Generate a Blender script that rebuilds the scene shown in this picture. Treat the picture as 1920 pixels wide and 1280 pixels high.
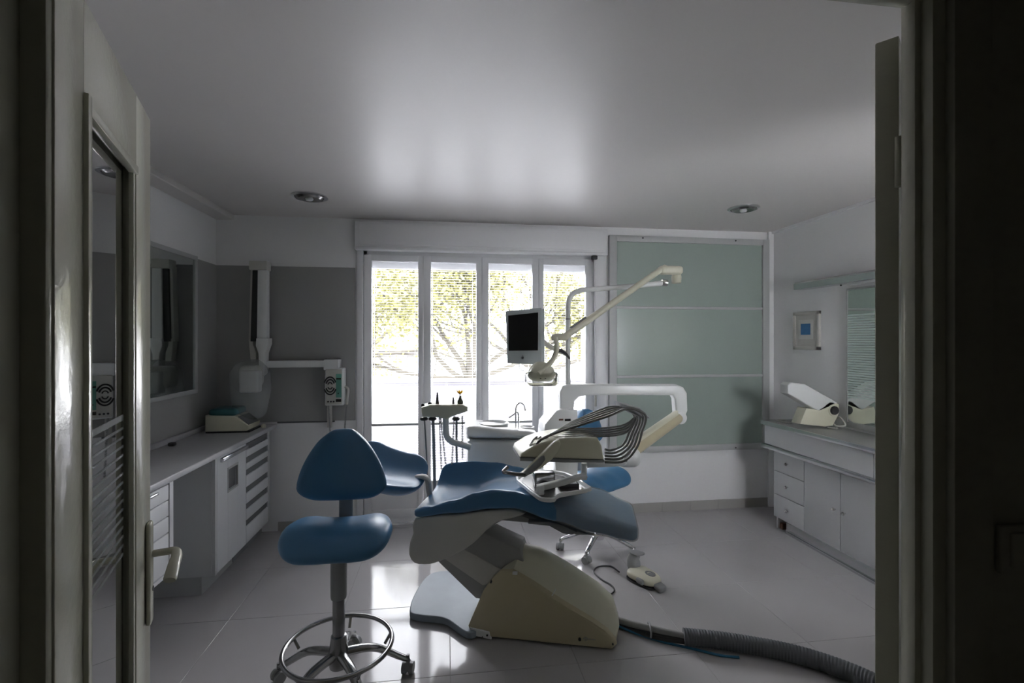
import bpy, bmesh, math, random
from mathutils import Vector, Matrix
random.seed(7)
PI = math.pi
C = bpy.context.scene.collection
for o in list(bpy.data.objects): bpy.data.objects.remove(o)

# ------------------------------------------------------------------ camera, light, exposure
F = 900.0; EYE = 1.60; YAW = math.atan(122/900.0)
CY, SY = math.cos(YAW), math.sin(YAW)
cam = bpy.data.cameras.new('camera'); cam.sensor_width = 36; cam.lens = 36*F/1920
cam.shift_y = -3/1920.0; cam.clip_start = .02
camo = bpy.data.objects.new('camera', cam); C.objects.link(camo)
camo.location = (0, 0, EYE); camo.rotation_euler = (PI/2, 0, -YAW)
bpy.context.scene.camera = camo
w = bpy.data.worlds.new('world'); bpy.context.scene.world = w; w.use_nodes = True
bg = w.node_tree.nodes['Background']; bg.inputs[0].default_value = (.95, .95, 1, 1); bg.inputs[1].default_value = 5.5
por = bpy.data.lights.new('window_portal', 'AREA'); por.shape = 'RECTANGLE'; por.size = 2.0; por.size_y = 2.2
por.cycles.is_portal = True
po = bpy.data.objects.new('window_portal', por); C.objects.link(po); po.location = (.36, 4.50, 1.25); po.rotation_euler = (-PI/2, 0, 0)
vs = bpy.context.scene.view_settings
bpy.context.scene.display_settings.display_device = 'sRGB'
vs.view_transform = 'Standard'; vs.look = 'None'; vs.gamma = 1; vs.use_curve_mapping = False
vs.exposure = 2.46

# ------------------------------------------------------------------ projection helpers (pixel of the photo + a known plane -> room point)
def ray(px, py):
    u = (px-960)/F; v = (637-py)/F
    return Vector((SY+u*CY, CY-u*SY, v))
def atY(px, py, Y): d = ray(px, py); t = Y/d.y; return Vector((d.x*t, Y, EYE+d.z*t))
def atX(px, py, X): d = ray(px, py); t = X/d.x; return Vector((X, d.y*t, EYE+d.z*t))
def atZ(px, py, z): d = ray(px, py); t = (z-EYE)/d.z; return Vector((d.x*t, d.y*t, z))

# ------------------------------------------------------------------ materials
def mat(name, col, rough=.5, metal=0., spec=.5, noise=0., nscale=8., bump=0., bscale=60., coat=0., trans=0., emit=None, sub=None):
    m = bpy.data.materials.new(name); m.use_nodes = True; nt = m.node_tree; b = nt.nodes['Principled BSDF']
    b.inputs['Base Color'].default_value = (*col, 1); b.inputs['Roughness'].default_value = rough
    b.inputs['Metallic'].default_value = metal; b.inputs['Specular IOR Level'].default_value = spec
    b.inputs['Coat Weight'].default_value = coat; b.inputs['Coat Roughness'].default_value = .08
    b.inputs['Transmission Weight'].default_value = trans
    tc = nt.nodes.new('ShaderNodeTexCoord')
    if noise:
        n = nt.nodes.new('ShaderNodeTexNoise'); n.inputs['Scale'].default_value = nscale; n.inputs['Detail'].default_value = 5
        nt.links.new(tc.outputs['Object'], n.inputs['Vector'])
        mx = nt.nodes.new('ShaderNodeMix'); mx.data_type = 'RGBA'
        mx.inputs[6].default_value = (*[c*(1-noise) for c in col], 1); mx.inputs[7].default_value = (*[min(1, c*(1+noise)) for c in col], 1)
        nt.links.new(n.outputs['Fac'], mx.inputs[0]); nt.links.new(mx.outputs[2], b.inputs['Base Color'])
    if bump:
        n2 = nt.nodes.new('ShaderNodeTexNoise'); n2.inputs['Scale'].default_value = bscale; n2.inputs['Detail'].default_value = 4
        nt.links.new(tc.outputs['Object'], n2.inputs['Vector'])
        bp = nt.nodes.new('ShaderNodeBump'); bp.inputs['Strength'].default_value = bump; bp.inputs['Distance'].default_value = .004
        nt.links.new(n2.outputs['Fac'], bp.inputs['Height']); nt.links.new(bp.outputs[0], b.inputs['Normal'])
    return m
def thin_glass(name, tint=(1, 1, 1), refl=.08, rough=.0):
    m = bpy.data.materials.new(name); m.use_nodes = True; nt = m.node_tree; nt.nodes.remove(nt.nodes['Principled BSDF'])
    out = nt.nodes['Material Output']; tr = nt.nodes.new('ShaderNodeBsdfTransparent'); tr.inputs[0].default_value = (*tint, 1)
    gl = nt.nodes.new('ShaderNodeBsdfGlossy'); gl.inputs['Roughness'].default_value = rough
    fr = nt.nodes.new('ShaderNodeFresnel'); fr.inputs[0].default_value = 1.45
    ml = nt.nodes.new('ShaderNodeMath'); ml.operation = 'MULTIPLY'; ml.inputs[1].default_value = refl/.04
    ml.use_clamp = True
    mx = nt.nodes.new('ShaderNodeMixShader')
    nt.links.new(fr.outputs[0], ml.inputs[0]); nt.links.new(ml.outputs[0], mx.inputs[0])
    nt.links.new(tr.outputs[0], mx.inputs[1]); nt.links.new(gl.outputs[0], mx.inputs[2]); nt.links.new(mx.outputs[0], out.inputs[0])
    return m
M = dict(
 wall=mat('wall_white', (.86, .86, .87), .75, noise=.04, nscale=1.5, bump=.15, bscale=90),
 wallgrey=mat('wall_grey', (.36, .36, .355), .7, noise=.06, nscale=2, bump=.12, bscale=80),
 ceil=mat('ceiling_satin', (.69, .66, .65), .42, spec=.55, noise=.02, nscale=1, bump=.03, bscale=30),
 tile=mat('floor_tile', (.47, .455, .46), .09, spec=.24, noise=.05, nscale=3),
 grout=mat('grout', (.36, .35, .34), .8, noise=.1),
 skirt=mat('skirting_tile', (.44, .43, .41), .3, noise=.05),
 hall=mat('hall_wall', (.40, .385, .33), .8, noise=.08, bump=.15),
 frame=mat('door_paint', (.58, .57, .48), .16, spec=.55, noise=.03, nscale=5, bump=.16, bscale=55),
 winframe=mat('window_paint', (.80, .80, .82), .35, noise=.02, bump=.03),
 cream=mat('cream_plastic', (.68, .66, .53), .33, noise=.05, nscale=5),
 aged=mat('aged_cream_plastic', (.52, .46, .31), .36, noise=.08, nscale=4),
 white=mat('white_plastic', (.76, .77, .77), .28, noise=.03),
 shell=mat('grey_white_shell', (.58, .57, .53), .42, noise=.05),
 grey=mat('grey_plastic', (.27, .275, .28), .45, noise=.06),
 armgrey=mat('lift_arm_grey', (.34, .34, .33), .45, noise=.05),
 plate=mat('base_plate_grey', (.26, .30, .34), .5, noise=.12, nscale=9),
 dark=mat('dark_rubber', (.035, .035, .037), .5, noise=.1),
 hose=mat('ribbed_hose_grey', (.10, .105, .115), .5, noise=.08, nscale=20),
 tube=mat('instrument_hose_grey', (.16, .16, .155), .25, noise=.05, nscale=20),
 black=mat('screen_black', (.008, .008, .009), .22, noise=.02),
 chrome=mat('chrome', (.70, .70, .72), .16, 1.0, noise=.02),
 chromed=mat('worn_chrome', (.30, .30, .30), .25, 1.0, noise=.05),
 alu=mat('aluminium', (.62, .63, .65), .22, 1.0, noise=.04, nscale=20),
 aluf=mat('anodised_frame', (.50, .51, .51), .5, .15, noise=.04, nscale=12),
 blue=mat('blue_upholstery', (.060, .180, .335), .36, spec=.5, noise=.06, nscale=6, bump=.10, bscale=160),
 lam=mat('laminate_white', (.76, .77, .79), .35, noise=.02),
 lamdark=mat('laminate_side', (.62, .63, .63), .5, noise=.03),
 counter=mat('laminate_counter', (.47, .47, .49), .45, noise=.06, nscale=40),
 counter2=mat('laminate_counter_right', (.36, .36, .35), .45, noise=.05, nscale=30),
 slot=mat('drawer_grip_grey', (.15, .155, .16), .5, noise=.05),
 glass=thin_glass('window_glass', (.97, .98, .98), .04),
 dglass=thin_glass('door_glass', (.90, .92, .90), .12, .01),
 plastic=None,
 frost=mat('frosted_green_glass', (.36, .425, .385), .25, spec=.5, noise=.06, nscale=2.2),
 etch=None,
 etch2=mat('etched_mirror_stripe', (.62, .73, .69), .3, noise=.02),
 mirror=mat('mirror_silver', (.62, .66, .64), .03, 1.0, noise=.01),
 teal=mat('teal_plastic', (.03, .13, .15), .35, noise=.05),
 bezel=mat('monitor_bezel', (.40, .44, .45), .3, noise=.03),
 green=mat('panel_green', (.12, .33, .27), .4, noise=.04),
 blind=mat('blind_slat', (.78, .78, .80), .4, noise=.02),
 parapet=mat('parapet_white', (.12, .115, .128), .7, noise=.03),
 leaf=mat('leaf', (.095, .09, .022), .6, noise=.25, nscale=30),
 bark=mat('bark', (.032, .028, .020), .9, noise=.2, nscale=10, bump=.3),
 pave=mat('pale_paving', (.3, .3, .3), .8, noise=.05),
 plaster=mat('pale_plaster', (.075, .07, .068), .8, noise=.05),
 farglass=mat('far_window', (.30, .34, .38), .2, noise=.05),
 yellow=mat('yellow_petals', (.80, .55, .01), .5, noise=.05, nscale=30),
 vase=mat('dark_glass_vase', (.06, .07, .05), .12, noise=.1),
 bluecable=mat('blue_cable', (.02, .16, .30), .4, noise=.05),
 picblue=mat('picture_blue', (.06, .20, .42), .6, noise=.15, nscale=25),
 pictan=mat('picture_mount', (.62, .60, .57), .7, noise=.05, nscale=25),
 pictan2=mat('picture_mat', (.72, .71, .68), .7, noise=.05, nscale=25),
 brown=mat('brown_block', (.12, .05, .03), .7, noise=.2),
 lampglass=thin_glass('lamp_shield', (.93, .94, .92), .10, .03),
)
def plastic_film(name='clear_film', fac=.32):
    m = bpy.data.materials.new(name); m.use_nodes = True; nt = m.node_tree; nt.nodes.remove(nt.nodes['Principled BSDF'])
    out = nt.nodes['Material Output']; tr = nt.nodes.new('ShaderNodeBsdfTransparent'); tr.inputs[0].default_value = (.94, .95, .95, 1)
    gl = nt.nodes.new('ShaderNodeBsdfPrincipled'); gl.inputs['Base Color'].default_value = (.6, .62, .62, 1); gl.inputs['Roughness'].default_value = .22
    tc = nt.nodes.new('ShaderNodeTexCoord'); n = nt.nodes.new('ShaderNodeTexNoise'); n.inputs['Scale'].default_value = 7; n.inputs['Detail'].default_value = 5; n.inputs['Distortion'].default_value = 1.5
    nt.links.new(tc.outputs['Object'], n.inputs['Vector'])
    bp = nt.nodes.new('ShaderNodeBump'); bp.inputs['Strength'].default_value = .5; bp.inputs['Distance'].default_value = .03
    nt.links.new(n.outputs['Fac'], bp.inputs['Height']); nt.links.new(bp.outputs[0], gl.inputs['Normal'])
    mx = nt.nodes.new('ShaderNodeMixShader'); mx.inputs[0].default_value = fac
    nt.links.new(tr.outputs[0], mx.inputs[1]); nt.links.new(gl.outputs[0], mx.inputs[2]); nt.links.new(mx.outputs[0], out.inputs[0])
    return m
M['plastic'] = plastic_film()
def translucent(m, col, f=.5):
    nt = m.node_tree; out = nt.nodes['Material Output']; b = nt.nodes['Principled BSDF']; t = nt.nodes.new('ShaderNodeBsdfTranslucent'); t.inputs[0].default_value = (*col, 1)
    mx = nt.nodes.new('ShaderNodeMixShader'); mx.inputs[0].default_value = f
    nt.links.new(b.outputs[0], mx.inputs[1]); nt.links.new(t.outputs[0], mx.inputs[2]); nt.links.new(mx.outputs[0], out.inputs[0])
translucent(M['yellow'], (.9, .65, .01))
M['film'] = plastic_film('hazy_film', .32)
M['etch'] = plastic_film('etched_glass_stripe', .30)

# ------------------------------------------------------------------ mesh helpers
def nb(): return bmesh.new()
def bx(bm, a, b, bev=0., seg=2):
    a = Vector(a); b = Vector(b); lo = Vector(map(min, a, b)); hi = Vector(map(max, a, b))
    vsx = [bm.verts.new((x, y, z)) for x in (lo.x, hi.x) for y in (lo.y, hi.y) for z in (lo.z, hi.z)]
    fs = [bm.faces.new([vsx[i] for i in f]) for f in ((0,1,3,2),(4,6,7,5),(0,4,5,1),(2,3,7,6),(0,2,6,4),(1,5,7,3))]
    if bev:
        es = list({e for f in fs for e in f.edges}); bmesh.ops.bevel(bm, geom=es, offset=bev, segments=seg, affect='EDGES', profile=.5)
    return bm
def prism(bm, pts, ext, bev=0., seg=2):
    """pts: 3-D polygon, ext: vector"""
    ext = Vector(ext)
    v0 = [bm.verts.new(p) for p in pts]; v1 = [bm.verts.new(Vector(p)+ext) for p in pts]; n = len(pts)
    fs = [bm.faces.new(v0), bm.faces.new(v1[::-1])]
    caps = set(fs[0].edges) | set(fs[1].edges)
    for i in range(n): fs.append(bm.faces.new((v0[i], v1[i], v1[(i+1) % n], v0[(i+1) % n])))
    bmesh.ops.recalc_face_normals(bm, faces=fs)
    if bev: bmesh.ops.bevel(bm, geom=list(caps), offset=bev, segments=seg, affect='EDGES', profile=.5, clamp_overlap=True)
    return bm
def crv(pts, n=8, closed=False):
    P = [Vector(p) for p in pts]; out = []; m = len(P)
    rng = range(m) if closed else range(m-1)
    for i in rng:
        g = (lambda k: P[k % m]) if closed else (lambda k: P[max(0, min(m-1, k))])
        p0, p1, p2, p3 = g(i-1), g(i), g(i+1), g(i+2)
        for k in range(n):
            t = k/n
            out.append(.5*((2*p1)+(p2-p0)*t+(2*p0-5*p1+4*p2-p3)*t*t+(3*p1-p0-3*p2+p3)*t**3))
    if not closed: out.append(P[-1])
    return out
def tube(bm, pts, r, seg=10, closed=False, rf=None, flat=1., cap=True):
    P = [Vector(p) for p in pts]; n = len(P); rings = []; up = None
    for i in range(n):
        if closed: t = P[(i+1) % n]-P[i-1]
        else: t = P[min(n-1, i+1)]-P[max(0, i-1)]
        t.normalize()
        if up is None:
            up = Vector((0, 0, 1)) if abs(t.z) < .9 else Vector((0, 1, 0))
        a = t.cross(up)
        if a.length < 1e-4: a = t.cross(Vector((1, 0, 0)))
        a.normalize(); b = a.cross(t).normalized(); up = b
        rr = r if rf is None else rf(i/(n-1 if n > 1 else 1))*r
        rings.append([bm.verts.new(P[i]+a*math.cos(2*PI*k/seg)*rr+b*math.sin(2*PI*k/seg)*rr*flat) for k in range(seg)])
    for i in range(n if closed else n-1):
        A, B = rings[i], rings[(i+1) % n]
        for k in range(seg): bm.faces.new((A[k], A[(k+1) % seg], B[(k+1) % seg], B[k]))
    if not closed and cap: bm.faces.new(rings[0][::-1]); bm.faces.new(rings[-1])
    return bm
def lathe(bm, prof, center=(0, 0, 0), axis='Z', seg=28, sx=1., sy=1.):
    c = Vector(center); rings = []
    def pt(r, h, a):
        x, y = r*math.cos(a)*sx, r*math.sin(a)*sy
        return c+Vector({'Z': (x, y, h), 'Y': (x, h, y), 'X': (h, x, y)}[axis])
    for r, h in prof:
        rings.append([bm.verts.new(pt(max(r, 1e-5), h, 2*PI*k/seg)) for k in range(seg)])
    for A, B in zip(rings, rings[1:]):
        for k in range(seg): bm.faces.new((A[k], A[(k+1) % seg], B[(k+1) % seg], B[k]))
    bm.faces.new(rings[0][::-1]); bm.faces.new(rings[-1])
    return bm
def rbox(bm, h, r, f=None, n=(8, 8, 3), k=4):
    """rounded box, half sizes h, edge radius r (scalar or 3-vector), deformed by f(x,y,z)->point"""
    h = Vector(h); r = Vector((r, r, r)) if not hasattr(r, '__len__') else Vector(r)
    r = Vector([min(r[i], h[i]*.999) for i in range(3)])
    ax = []
    for i in range(3):
        inn = h[i]-r[i]; cs = [-h[i]+r[i]*(1-math.cos(j*PI/2/k))*1.0 for j in range(k)]
        cs += [-inn+2*inn*j/n[i] for j in range(n[i]+1)]
        cs += [h[i]-r[i]*(1-math.cos((k-1-j)*PI/2/k)) for j in range(k)]
        ax.append(cs)
    vd = {}
    def V(x, y, z):
        key = (round(x, 6), round(y, 6), round(z, 6))
        if key in vd: return vd[key]
        p = [x, y, z]; inn = [h[i]-r[i] for i in range(3)]
        c = [max(-inn[i], min(inn[i], p[i])) for i in range(3)]
        d = Vector([(p[i]-c[i])/r[i] for i in range(3)])
        if d.length > 1e-6: d.normalize()
        q = Vector([c[i]+d[i]*r[i] for i in range(3)])
        vd[key] = bm.verts.new(f(*q) if f else q); return vd[key]
    for i in range(3):
        j, l = (i+1) % 3, (i+2) % 3
        for s in (-1, 1):
            for a in range(len(ax[j])-1):
                for b in range(len(ax[l])-1):
                    q = []
                    for aa, bb in ((a, b), (a+1, b), (a+1, b+1), (a, b+1)):
                        p = [0, 0, 0]; p[i] = s*h[i]; p[j] = ax[j][aa]; p[l] = ax[l][bb]; q.append(V(*p))
                    if len(set(q)) < 3: continue
                    if s < 0: q = q[::-1]
                    try: bm.faces.new(q)
                    except ValueError: pass
    return bm

# ------------------------------------------------------------------ object helpers
WM = {}
def obj(name, bm, m, parent=None, smooth=True, label=None, kind=None, world=True):
    me = bpy.data.meshes.new(name)
    if world and parent is not None:
        bm.transform(WM[parent].inverted())
    bmesh.ops.recalc_face_normals(bm, faces=bm.faces[:])
    bm.to_mesh(me); bm.free()
    if smooth:
        me.polygons.foreach_set('use_smooth', [True]*len(me.polygons))
        me.set_sharp_from_angle(angle=math.radians(38))
    me.materials.append(M[m] if isinstance(m, str) else m)
    o = bpy.data.objects.new(name, me); C.objects.link(o)
    if parent is not None: o.parent = parent; WM[o] = WM[parent]
    else: WM[o] = Matrix.Identity(4)
    if label: o['label'] = label
    if kind: o['kind'] = kind
    return o
def thing(name, label, cat, loc=(0, 0, 0), rz=0, group=None):
    o = bpy.data.objects.new(name, None); C.objects.link(o); o.empty_display_size = .05
    o.location = loc; o.rotation_euler = (0, 0, rz); o['label'] = label; o['category'] = cat
    if group: o['group'] = group
    WM[o] = Matrix.Translation(loc) @ Matrix.Rotation(rz, 4, 'Z')
    return o
def tag(o, label, cat, group=None):
    o['label'] = label; o['category'] = cat
    if group: o['group'] = group
    return o
def single(name, bm, m, label, cat, group=None, smooth=True):
    """one-mesh thing"""
    return tag(obj(name, bm, m, None, smooth), label, cat, group)
def struct(name, bm, m, label=None, parent=None, smooth=False):
    o = obj(name, bm, m, parent, smooth)
    if parent is None: o['kind'] = 'structure'
    if label: o['label'] = label
    return o
def copy_tree(o, parent=None):
    c = o.copy(); C.objects.link(c)
    if parent: c.parent = parent
    for ch in [x for x in list(C.objects) if x.parent == o]: copy_tree(ch, c)
    return c

# ================================================================== SETTING
XL, XR, YB, YF, ZC = -1.887, 3.103, 4.25, .745, 2.635
WX0, WX1, WZ1 = atY(680, 600, YB).x, atY(1116, 600, YB).x, 2.39     # window opening
# floor: grout bed with separate tiles
floor = struct('floor', bx(nb(), (XL-.05, YF-.12, -.10), (XR+.05, YB+.02, -.002)), 'grout', 'pale glossy floor of large square tiles')
T = .625; tm = {}
for i in range(-4, 6):
    for j in range(-3, 5):
        x0 = .016+i*T; y0 = 2.31+j*T; x1, y1 = x0+T, y0+T
        x0 = max(x0, XL); x1 = min(x1, XR); y0 = max(y0, YF-.1); y1 = min(y1, YB)
        if x1-x0 < .02 or y1-y0 < .02: continue
        key = (round(x1-x0, 3), round(y1-y0, 3)); g = .0012
        if key not in tm:
            b = bx(nb(), (g, g, -.008), (x1-x0-g, y1-y0-g, 0), .0009, 1); o = obj('floor_tile', b, 'tile', None, False)
            tm[key] = o.data
        else:
            o = bpy.data.objects.new('floor_tile', tm[key]); C.objects.link(o)
        o.parent = floor; o.location = (x0, y0, 0)
ceiling = struct('ceiling', bx(nb(), (XL-.2, YF-.02, ZC), (XR+.2, YB+.3, ZC+.15)), 'ceil', 'smooth satin pale grey ceiling')
tr1 = struct('trim_1', bx(nb(), (XL, YF, ZC-.045), (XL+.14, YB, ZC+.01), .006), 'ceil', 'lowered ceiling strip along the left wall')
tr2 = struct('trim_2', bx(nb(), (XR-.022, YF, ZC-.022), (XR, YB, ZC+.01), .004), 'wall', 'thin cove along the right wall top')
struct('wall_left', bx(nb(), (XL-.15, YF-.1, 0), (XL, YB+.3, ZC+.02)), 'wall')
struct('wall_right', bx(nb(), (XR, YF-.1, 0), (XR+.15, YB+.3, ZC+.02)), 'wall')
b = nb()
bx(b, (XL-.1, YB, -.05), (WX0, YB+.28, ZC+.02)); bx(b, (WX1, YB, -.05), (XR+.1, YB+.28, ZC+.02)); bx(b, (WX0, YB, WZ1), (WX1, YB+.28, ZC+.02)); bx(b, (WX0, YB, -.05), (WX1, YB+.28, .012))
struct('wall_back', b, 'wall')
# grey painted band panels (slightly proud board cladding)
GZ0, GZ1 = .915, 2.215
g1 = atY(666, 600, YB).x
struct('trim_3', bx(nb(), (XL, YB-.010, GZ0), (g1, YB, GZ1), .002, 1), 'wallgrey', 'grey painted band on the back wall left of the window')
struct('trim_4', bx(nb(), (XL, 1.2, GZ0-.01), (XL+.010, YB-.01, GZ1), .002, 1), 'wallgrey', 'grey painted band on the left wall')
bxl = bx(nb(), (-1.405, YB-.016, .903), (atY(628, 790, YB).x, YB, .915), .002, 1)
struct('trim_5', bxl, 'slot', 'thin dark ledge under the grey band')
# front wall with double doorway, seen from the hall
DX0, DX1, DZ = -.60, .829, 2.218
b = nb(); FY0 = .712
bx(b, (XL-.1, FY0, 0), (DX0, YF, ZC+.02)); bx(b, (DX1, FY0, 0), (2.2, YF, ZC+.02)); bx(b, (2.8, FY0, 0), (XR+.1, YF, ZC+.02)); bx(b, (2.2, FY0, 0), (2.8, YF, 1.2)); bx(b, (2.2, FY0, 2.0), (2.8, YF, ZC+.02)); bx(b, (DX0, FY0, DZ), (DX1, YF, ZC+.02))
struct('wall_front', b, 'hall')
b = nb()
for x0, x1 in ((2.2, 2.24), (2.48, 2.52), (2.76, 2.8)): bx(b, (x0, FY0, 1.2), (x1, YF-.005, 2.0), .002)
bx(b, (2.2, FY0, 1.2), (2.8, YF-.005, 1.24)); bx(b, (2.2, FY0, 1.96), (2.8, YF-.005, 2.0))
w2 = struct('added_fill_window', b, 'winframe', 'added unseen fill light window in the wall beside the doorway')  # unseen opening added so skylight fills the camera-facing surfaces
obj('glass_pane', bx(nb(), (2.23, FY0+.014, 1.23), (2.77, FY0+.018, 1.97)), 'glass', w2, smooth=False)
# hall shell behind and around the camera
b = nb()
bx(b, (-1.3, -1.6, -.1), (-1.2, FY0, 2.7)); struct('wall_hall_left', b, 'hall')
struct('wall_hall_right', bx(nb(), (1.75, -1.6, -.1), (1.85, FY0, 2.7)), 'hall')
struct('wall_hall_back', bx(nb(), (-1.3, -1.7, -.1), (1.85, -1.6, 2.7)), 'hall')
struct('ceiling_hall', bx(nb(), (-1.3, -1.7, 2.7), (1.85, FY0+.05, 2.8)), 'hall')
struct('floor_hall', bx(nb(), (-1.3, -1.7, -.1), (1.85, YF-.1, 0)), 'hall')
# door frame lining and casings
def frame_piece(n, boxes, lab=None):
    b = nb()
    for a, c in boxes: bx(b, a, c, .003, 2)
    return struct(n, b, 'frame', lab, smooth=True)
dframe = frame_piece('trim_6', [((DX0, FY0-.015, 0), (DX0+.025, YF-.007, DZ)), ((DX0, YF-.009, 0), (-.5435, YF+.003, DZ-.03)), ((DX1-.028, FY0-.015, 0), (DX1, YF+.01, DZ)), ((DX0, FY0-.015, DZ-.028), (DX1, YF+.01, DZ))], 'cream painted lining of the double doorway')
frame_piece('trim_7', [((DX0-.07, FY0-.03, 0), (DX0+.002, FY0, DZ+.07)), ((DX0-.07, FY0-.036, 0), (DX0-.056, FY0-.02, DZ+.07))], 'cream casing left of the doorway')
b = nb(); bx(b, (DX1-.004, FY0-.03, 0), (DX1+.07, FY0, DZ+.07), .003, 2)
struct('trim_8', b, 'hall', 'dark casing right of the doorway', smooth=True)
b = nb(); bx(b, (DX0-.07, FY0-.03, DZ-.004), (DX1+.07, FY0, DZ+.07), .003, 2)
struct('trim_9', b, 'hall', 'casing above the doorway', smooth=True)
# rebate strips
frame_piece('trim_10', [((DX1-.040, YF-.028, 0), (DX1-.026, YF-.006, DZ-.02)), ((DX0+.02, YF-.03, DZ-.040), (DX1-.02, YF-.01, DZ-.026))], 'door stop strip')
# light switch on dark hall wall
p = atY(1908, 1030, FY0-.012); sw = thing('light_switch', 'dark square light switch on the shadowed wall at right edge', 'switch', (p.x, FY0, p.z))
obj('switch_plate', rbox(nb(), (.042, .006, .042), .005, lambda x, y, z: (p.x+.01+x, FY0-.006+y, p.z+z), (2, 1, 2), 2), 'hall', sw)
obj('rocker', rbox(nb(), (.026, .004, .030), .003, lambda x, y, z: (p.x+.01+x, FY0-.014+y, p.z+z), (2, 1, 2), 2), 'hall', sw)

# ---- left door leaf
hp = Vector((-.541, .748, 0)); fe = atZ(282, 225, 2.15); dv = Vector((fe.x-hp.x, fe.y-hp.y, 0)); LW = dv.length
rz = math.atan2(dv.y, dv.x)
ld = bpy.data.objects.new('door_1', None); C.objects.link(ld); ld.location = hp; ld.rotation_euler = (0, 0, rz); ld['kind'] = 'structure'; ld['label'] = 'open cream painted door leaf with tall glass pane at left'
ld['category'] = 'door'; del ld['category']
WM[ld] = Matrix.Translation(hp) @ Matrix.Rotation(rz, 4, 'Z')
# local: x along leaf, y thickness (camera-facing room side is -y .. ), leaf occupies y 0..+.04 away
def lx(px):   # position along leaf of photo column px
    d = ray(px, 637); e = dv.normalized(); det = d.x*(-e.y)+d.y*e.x
    return (-d.x*(-hp.y)+d.y*(-hp.x))/det*-1 if False else ((hp.y*d.x-hp.x*d.y)/(e.x*d.y-e.y*d.x))
G0, G1 = lx(158), lx(256)                      # glass opening
def lz(px, py):
    d = ray(px, 0); s = lx(px); P = hp+dv.normalized()*s; t = P.x*SY+P.y*CY
    return EYE+(637-py)/F*t
GT = lz(256, 316); GB = .25
b = nb(); TH = .04
bx(b, (0, 0, .012), (G0, TH, 2.15), .002); bx(b, (G1, 0, .012), (LW, TH, 2.15), .002)
bx(b, (G0, 0, GT), (G1, TH, 2.15), .0015); bx(b, (G0, 0, .012), (G1, TH, GB), .0015)
obj('leaf_panel', b, 'frame', ld, world=False)
b = nb(); q = .014
for a, c in (((G0-q*.3, -.007, GB-q), (G0+q, .012, GT+q)), ((G1-q, .002, GB-q), (G1+q*.1, .012, GT)), ((G0, -.004, GT-q), (G1, .012, GT+q*.3)), ((G0, -.005, GB-q), (G1, .012, GB))): bx(b, a, c, .002)
obj('glazing_bead', b, 'frame', ld, world=False)
b = nb()
for a, c in (((G0, .028, GB), (G0+.03, TH, GT)), ((G1-.034, .024, GB), (G1, TH, GT)), ((G0, .028, GT-.03), (G1, TH, GT))): bx(b, a, c, .002)
obj('glazing_bead', b, 'frame', ld, world=False)
obj('glass_pane', bx(nb(), (G0-.004, .018, GB-.004), (G1+.004, .022, GT+.004)), 'dglass', ld, smooth=False, world=False)
b = nb(); z = lz(200, 815)
bx(b, (G0+.01, .0165, z), (G1-.03, .0178, z+.012))
for k in range(1, 16): bx(b, (G0+.01, .0165, z-.0195*k), (G1-.03, .0178, z-.0195*k+.0045))
o = obj('etched_stripes', b, 'etch', ld, smooth=False, world=False); o['kind'] = 'stuff'
# handle
sx = lx(277); hz = lz(285, 1022)
b = rbox(nb(), (.018, .006, .125), (.012, .005, .012), lambda x, y, z: (sx-.012+x, -.006+y, hz-.045+z), (2, 1, 6), 3)
hpl = obj('handle_plate', b, 'frame', ld, world=False)
b = tube(nb(), [(sx-.012, -.008, hz), (sx-.012, -.055, hz)], .0085)
pth = crv([(sx-.012, -.045, hz+.002), (sx-.016, -.058, hz+.001), (sx-.035, -.064, hz-.004), (sx-.075, -.064, hz-.012), (sx-.115, -.062, hz-.030)], 6)
tube(b, pth, .0095, 12, rf=lambda t: 1+.45*t*(1.0 if t < .97 else .6), flat=.7)
obj('lever_handle', b, 'frame', ld, world=False)
b = lathe(nb(), [(.0001, -.0135), (.006, -.0135), (.006, -.010)], (sx-.010, 0, hz-.085), 'Y', 12)
obj('keyhole', b, 'dark', ld, world=False)
# ---- right door leaf, swung far back so mostly its edge shows
rp = Vector((DX1-.020, YF+.02, 0)); rr = math.radians(38)
rd = bpy.data.objects.new('door_2', None); C.objects.link(rd); rd.location = rp; rd.rotation_euler = (0, 0, rr); rd['kind'] = 'structure'; rd['label'] = 'second cream door leaf folded back behind right jamb'
WM[rd] = Matrix.Translation(rp) @ Matrix.Rotation(rr, 4, 'Z')
b = nb(); bx(b, (0, 0, .012), (.12, .035, 2.15), .002); bx(b, (.54, 0, .012), (.66, .035, 2.15), .002); bx(b, (.12, 0, 1.99), (.54, .035, 2.15), .002); bx(b, (.12, 0, .012), (.54, .035, .25), .002)
obj('leaf_panel', b, 'frame', rd, world=False)
obj('glass_pane', bx(nb(), (.118, .018, .248), (.542, .022, 1.992)), 'dglass', rd, smooth=False, world=False)
b = nb()
for zz in (.22, 1.92): tube(b, [(-.005, .0, zz-.045), (-.005, .0, zz+.045)], .006)
obj('hinge', b, 'frame', rd, world=False)

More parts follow.
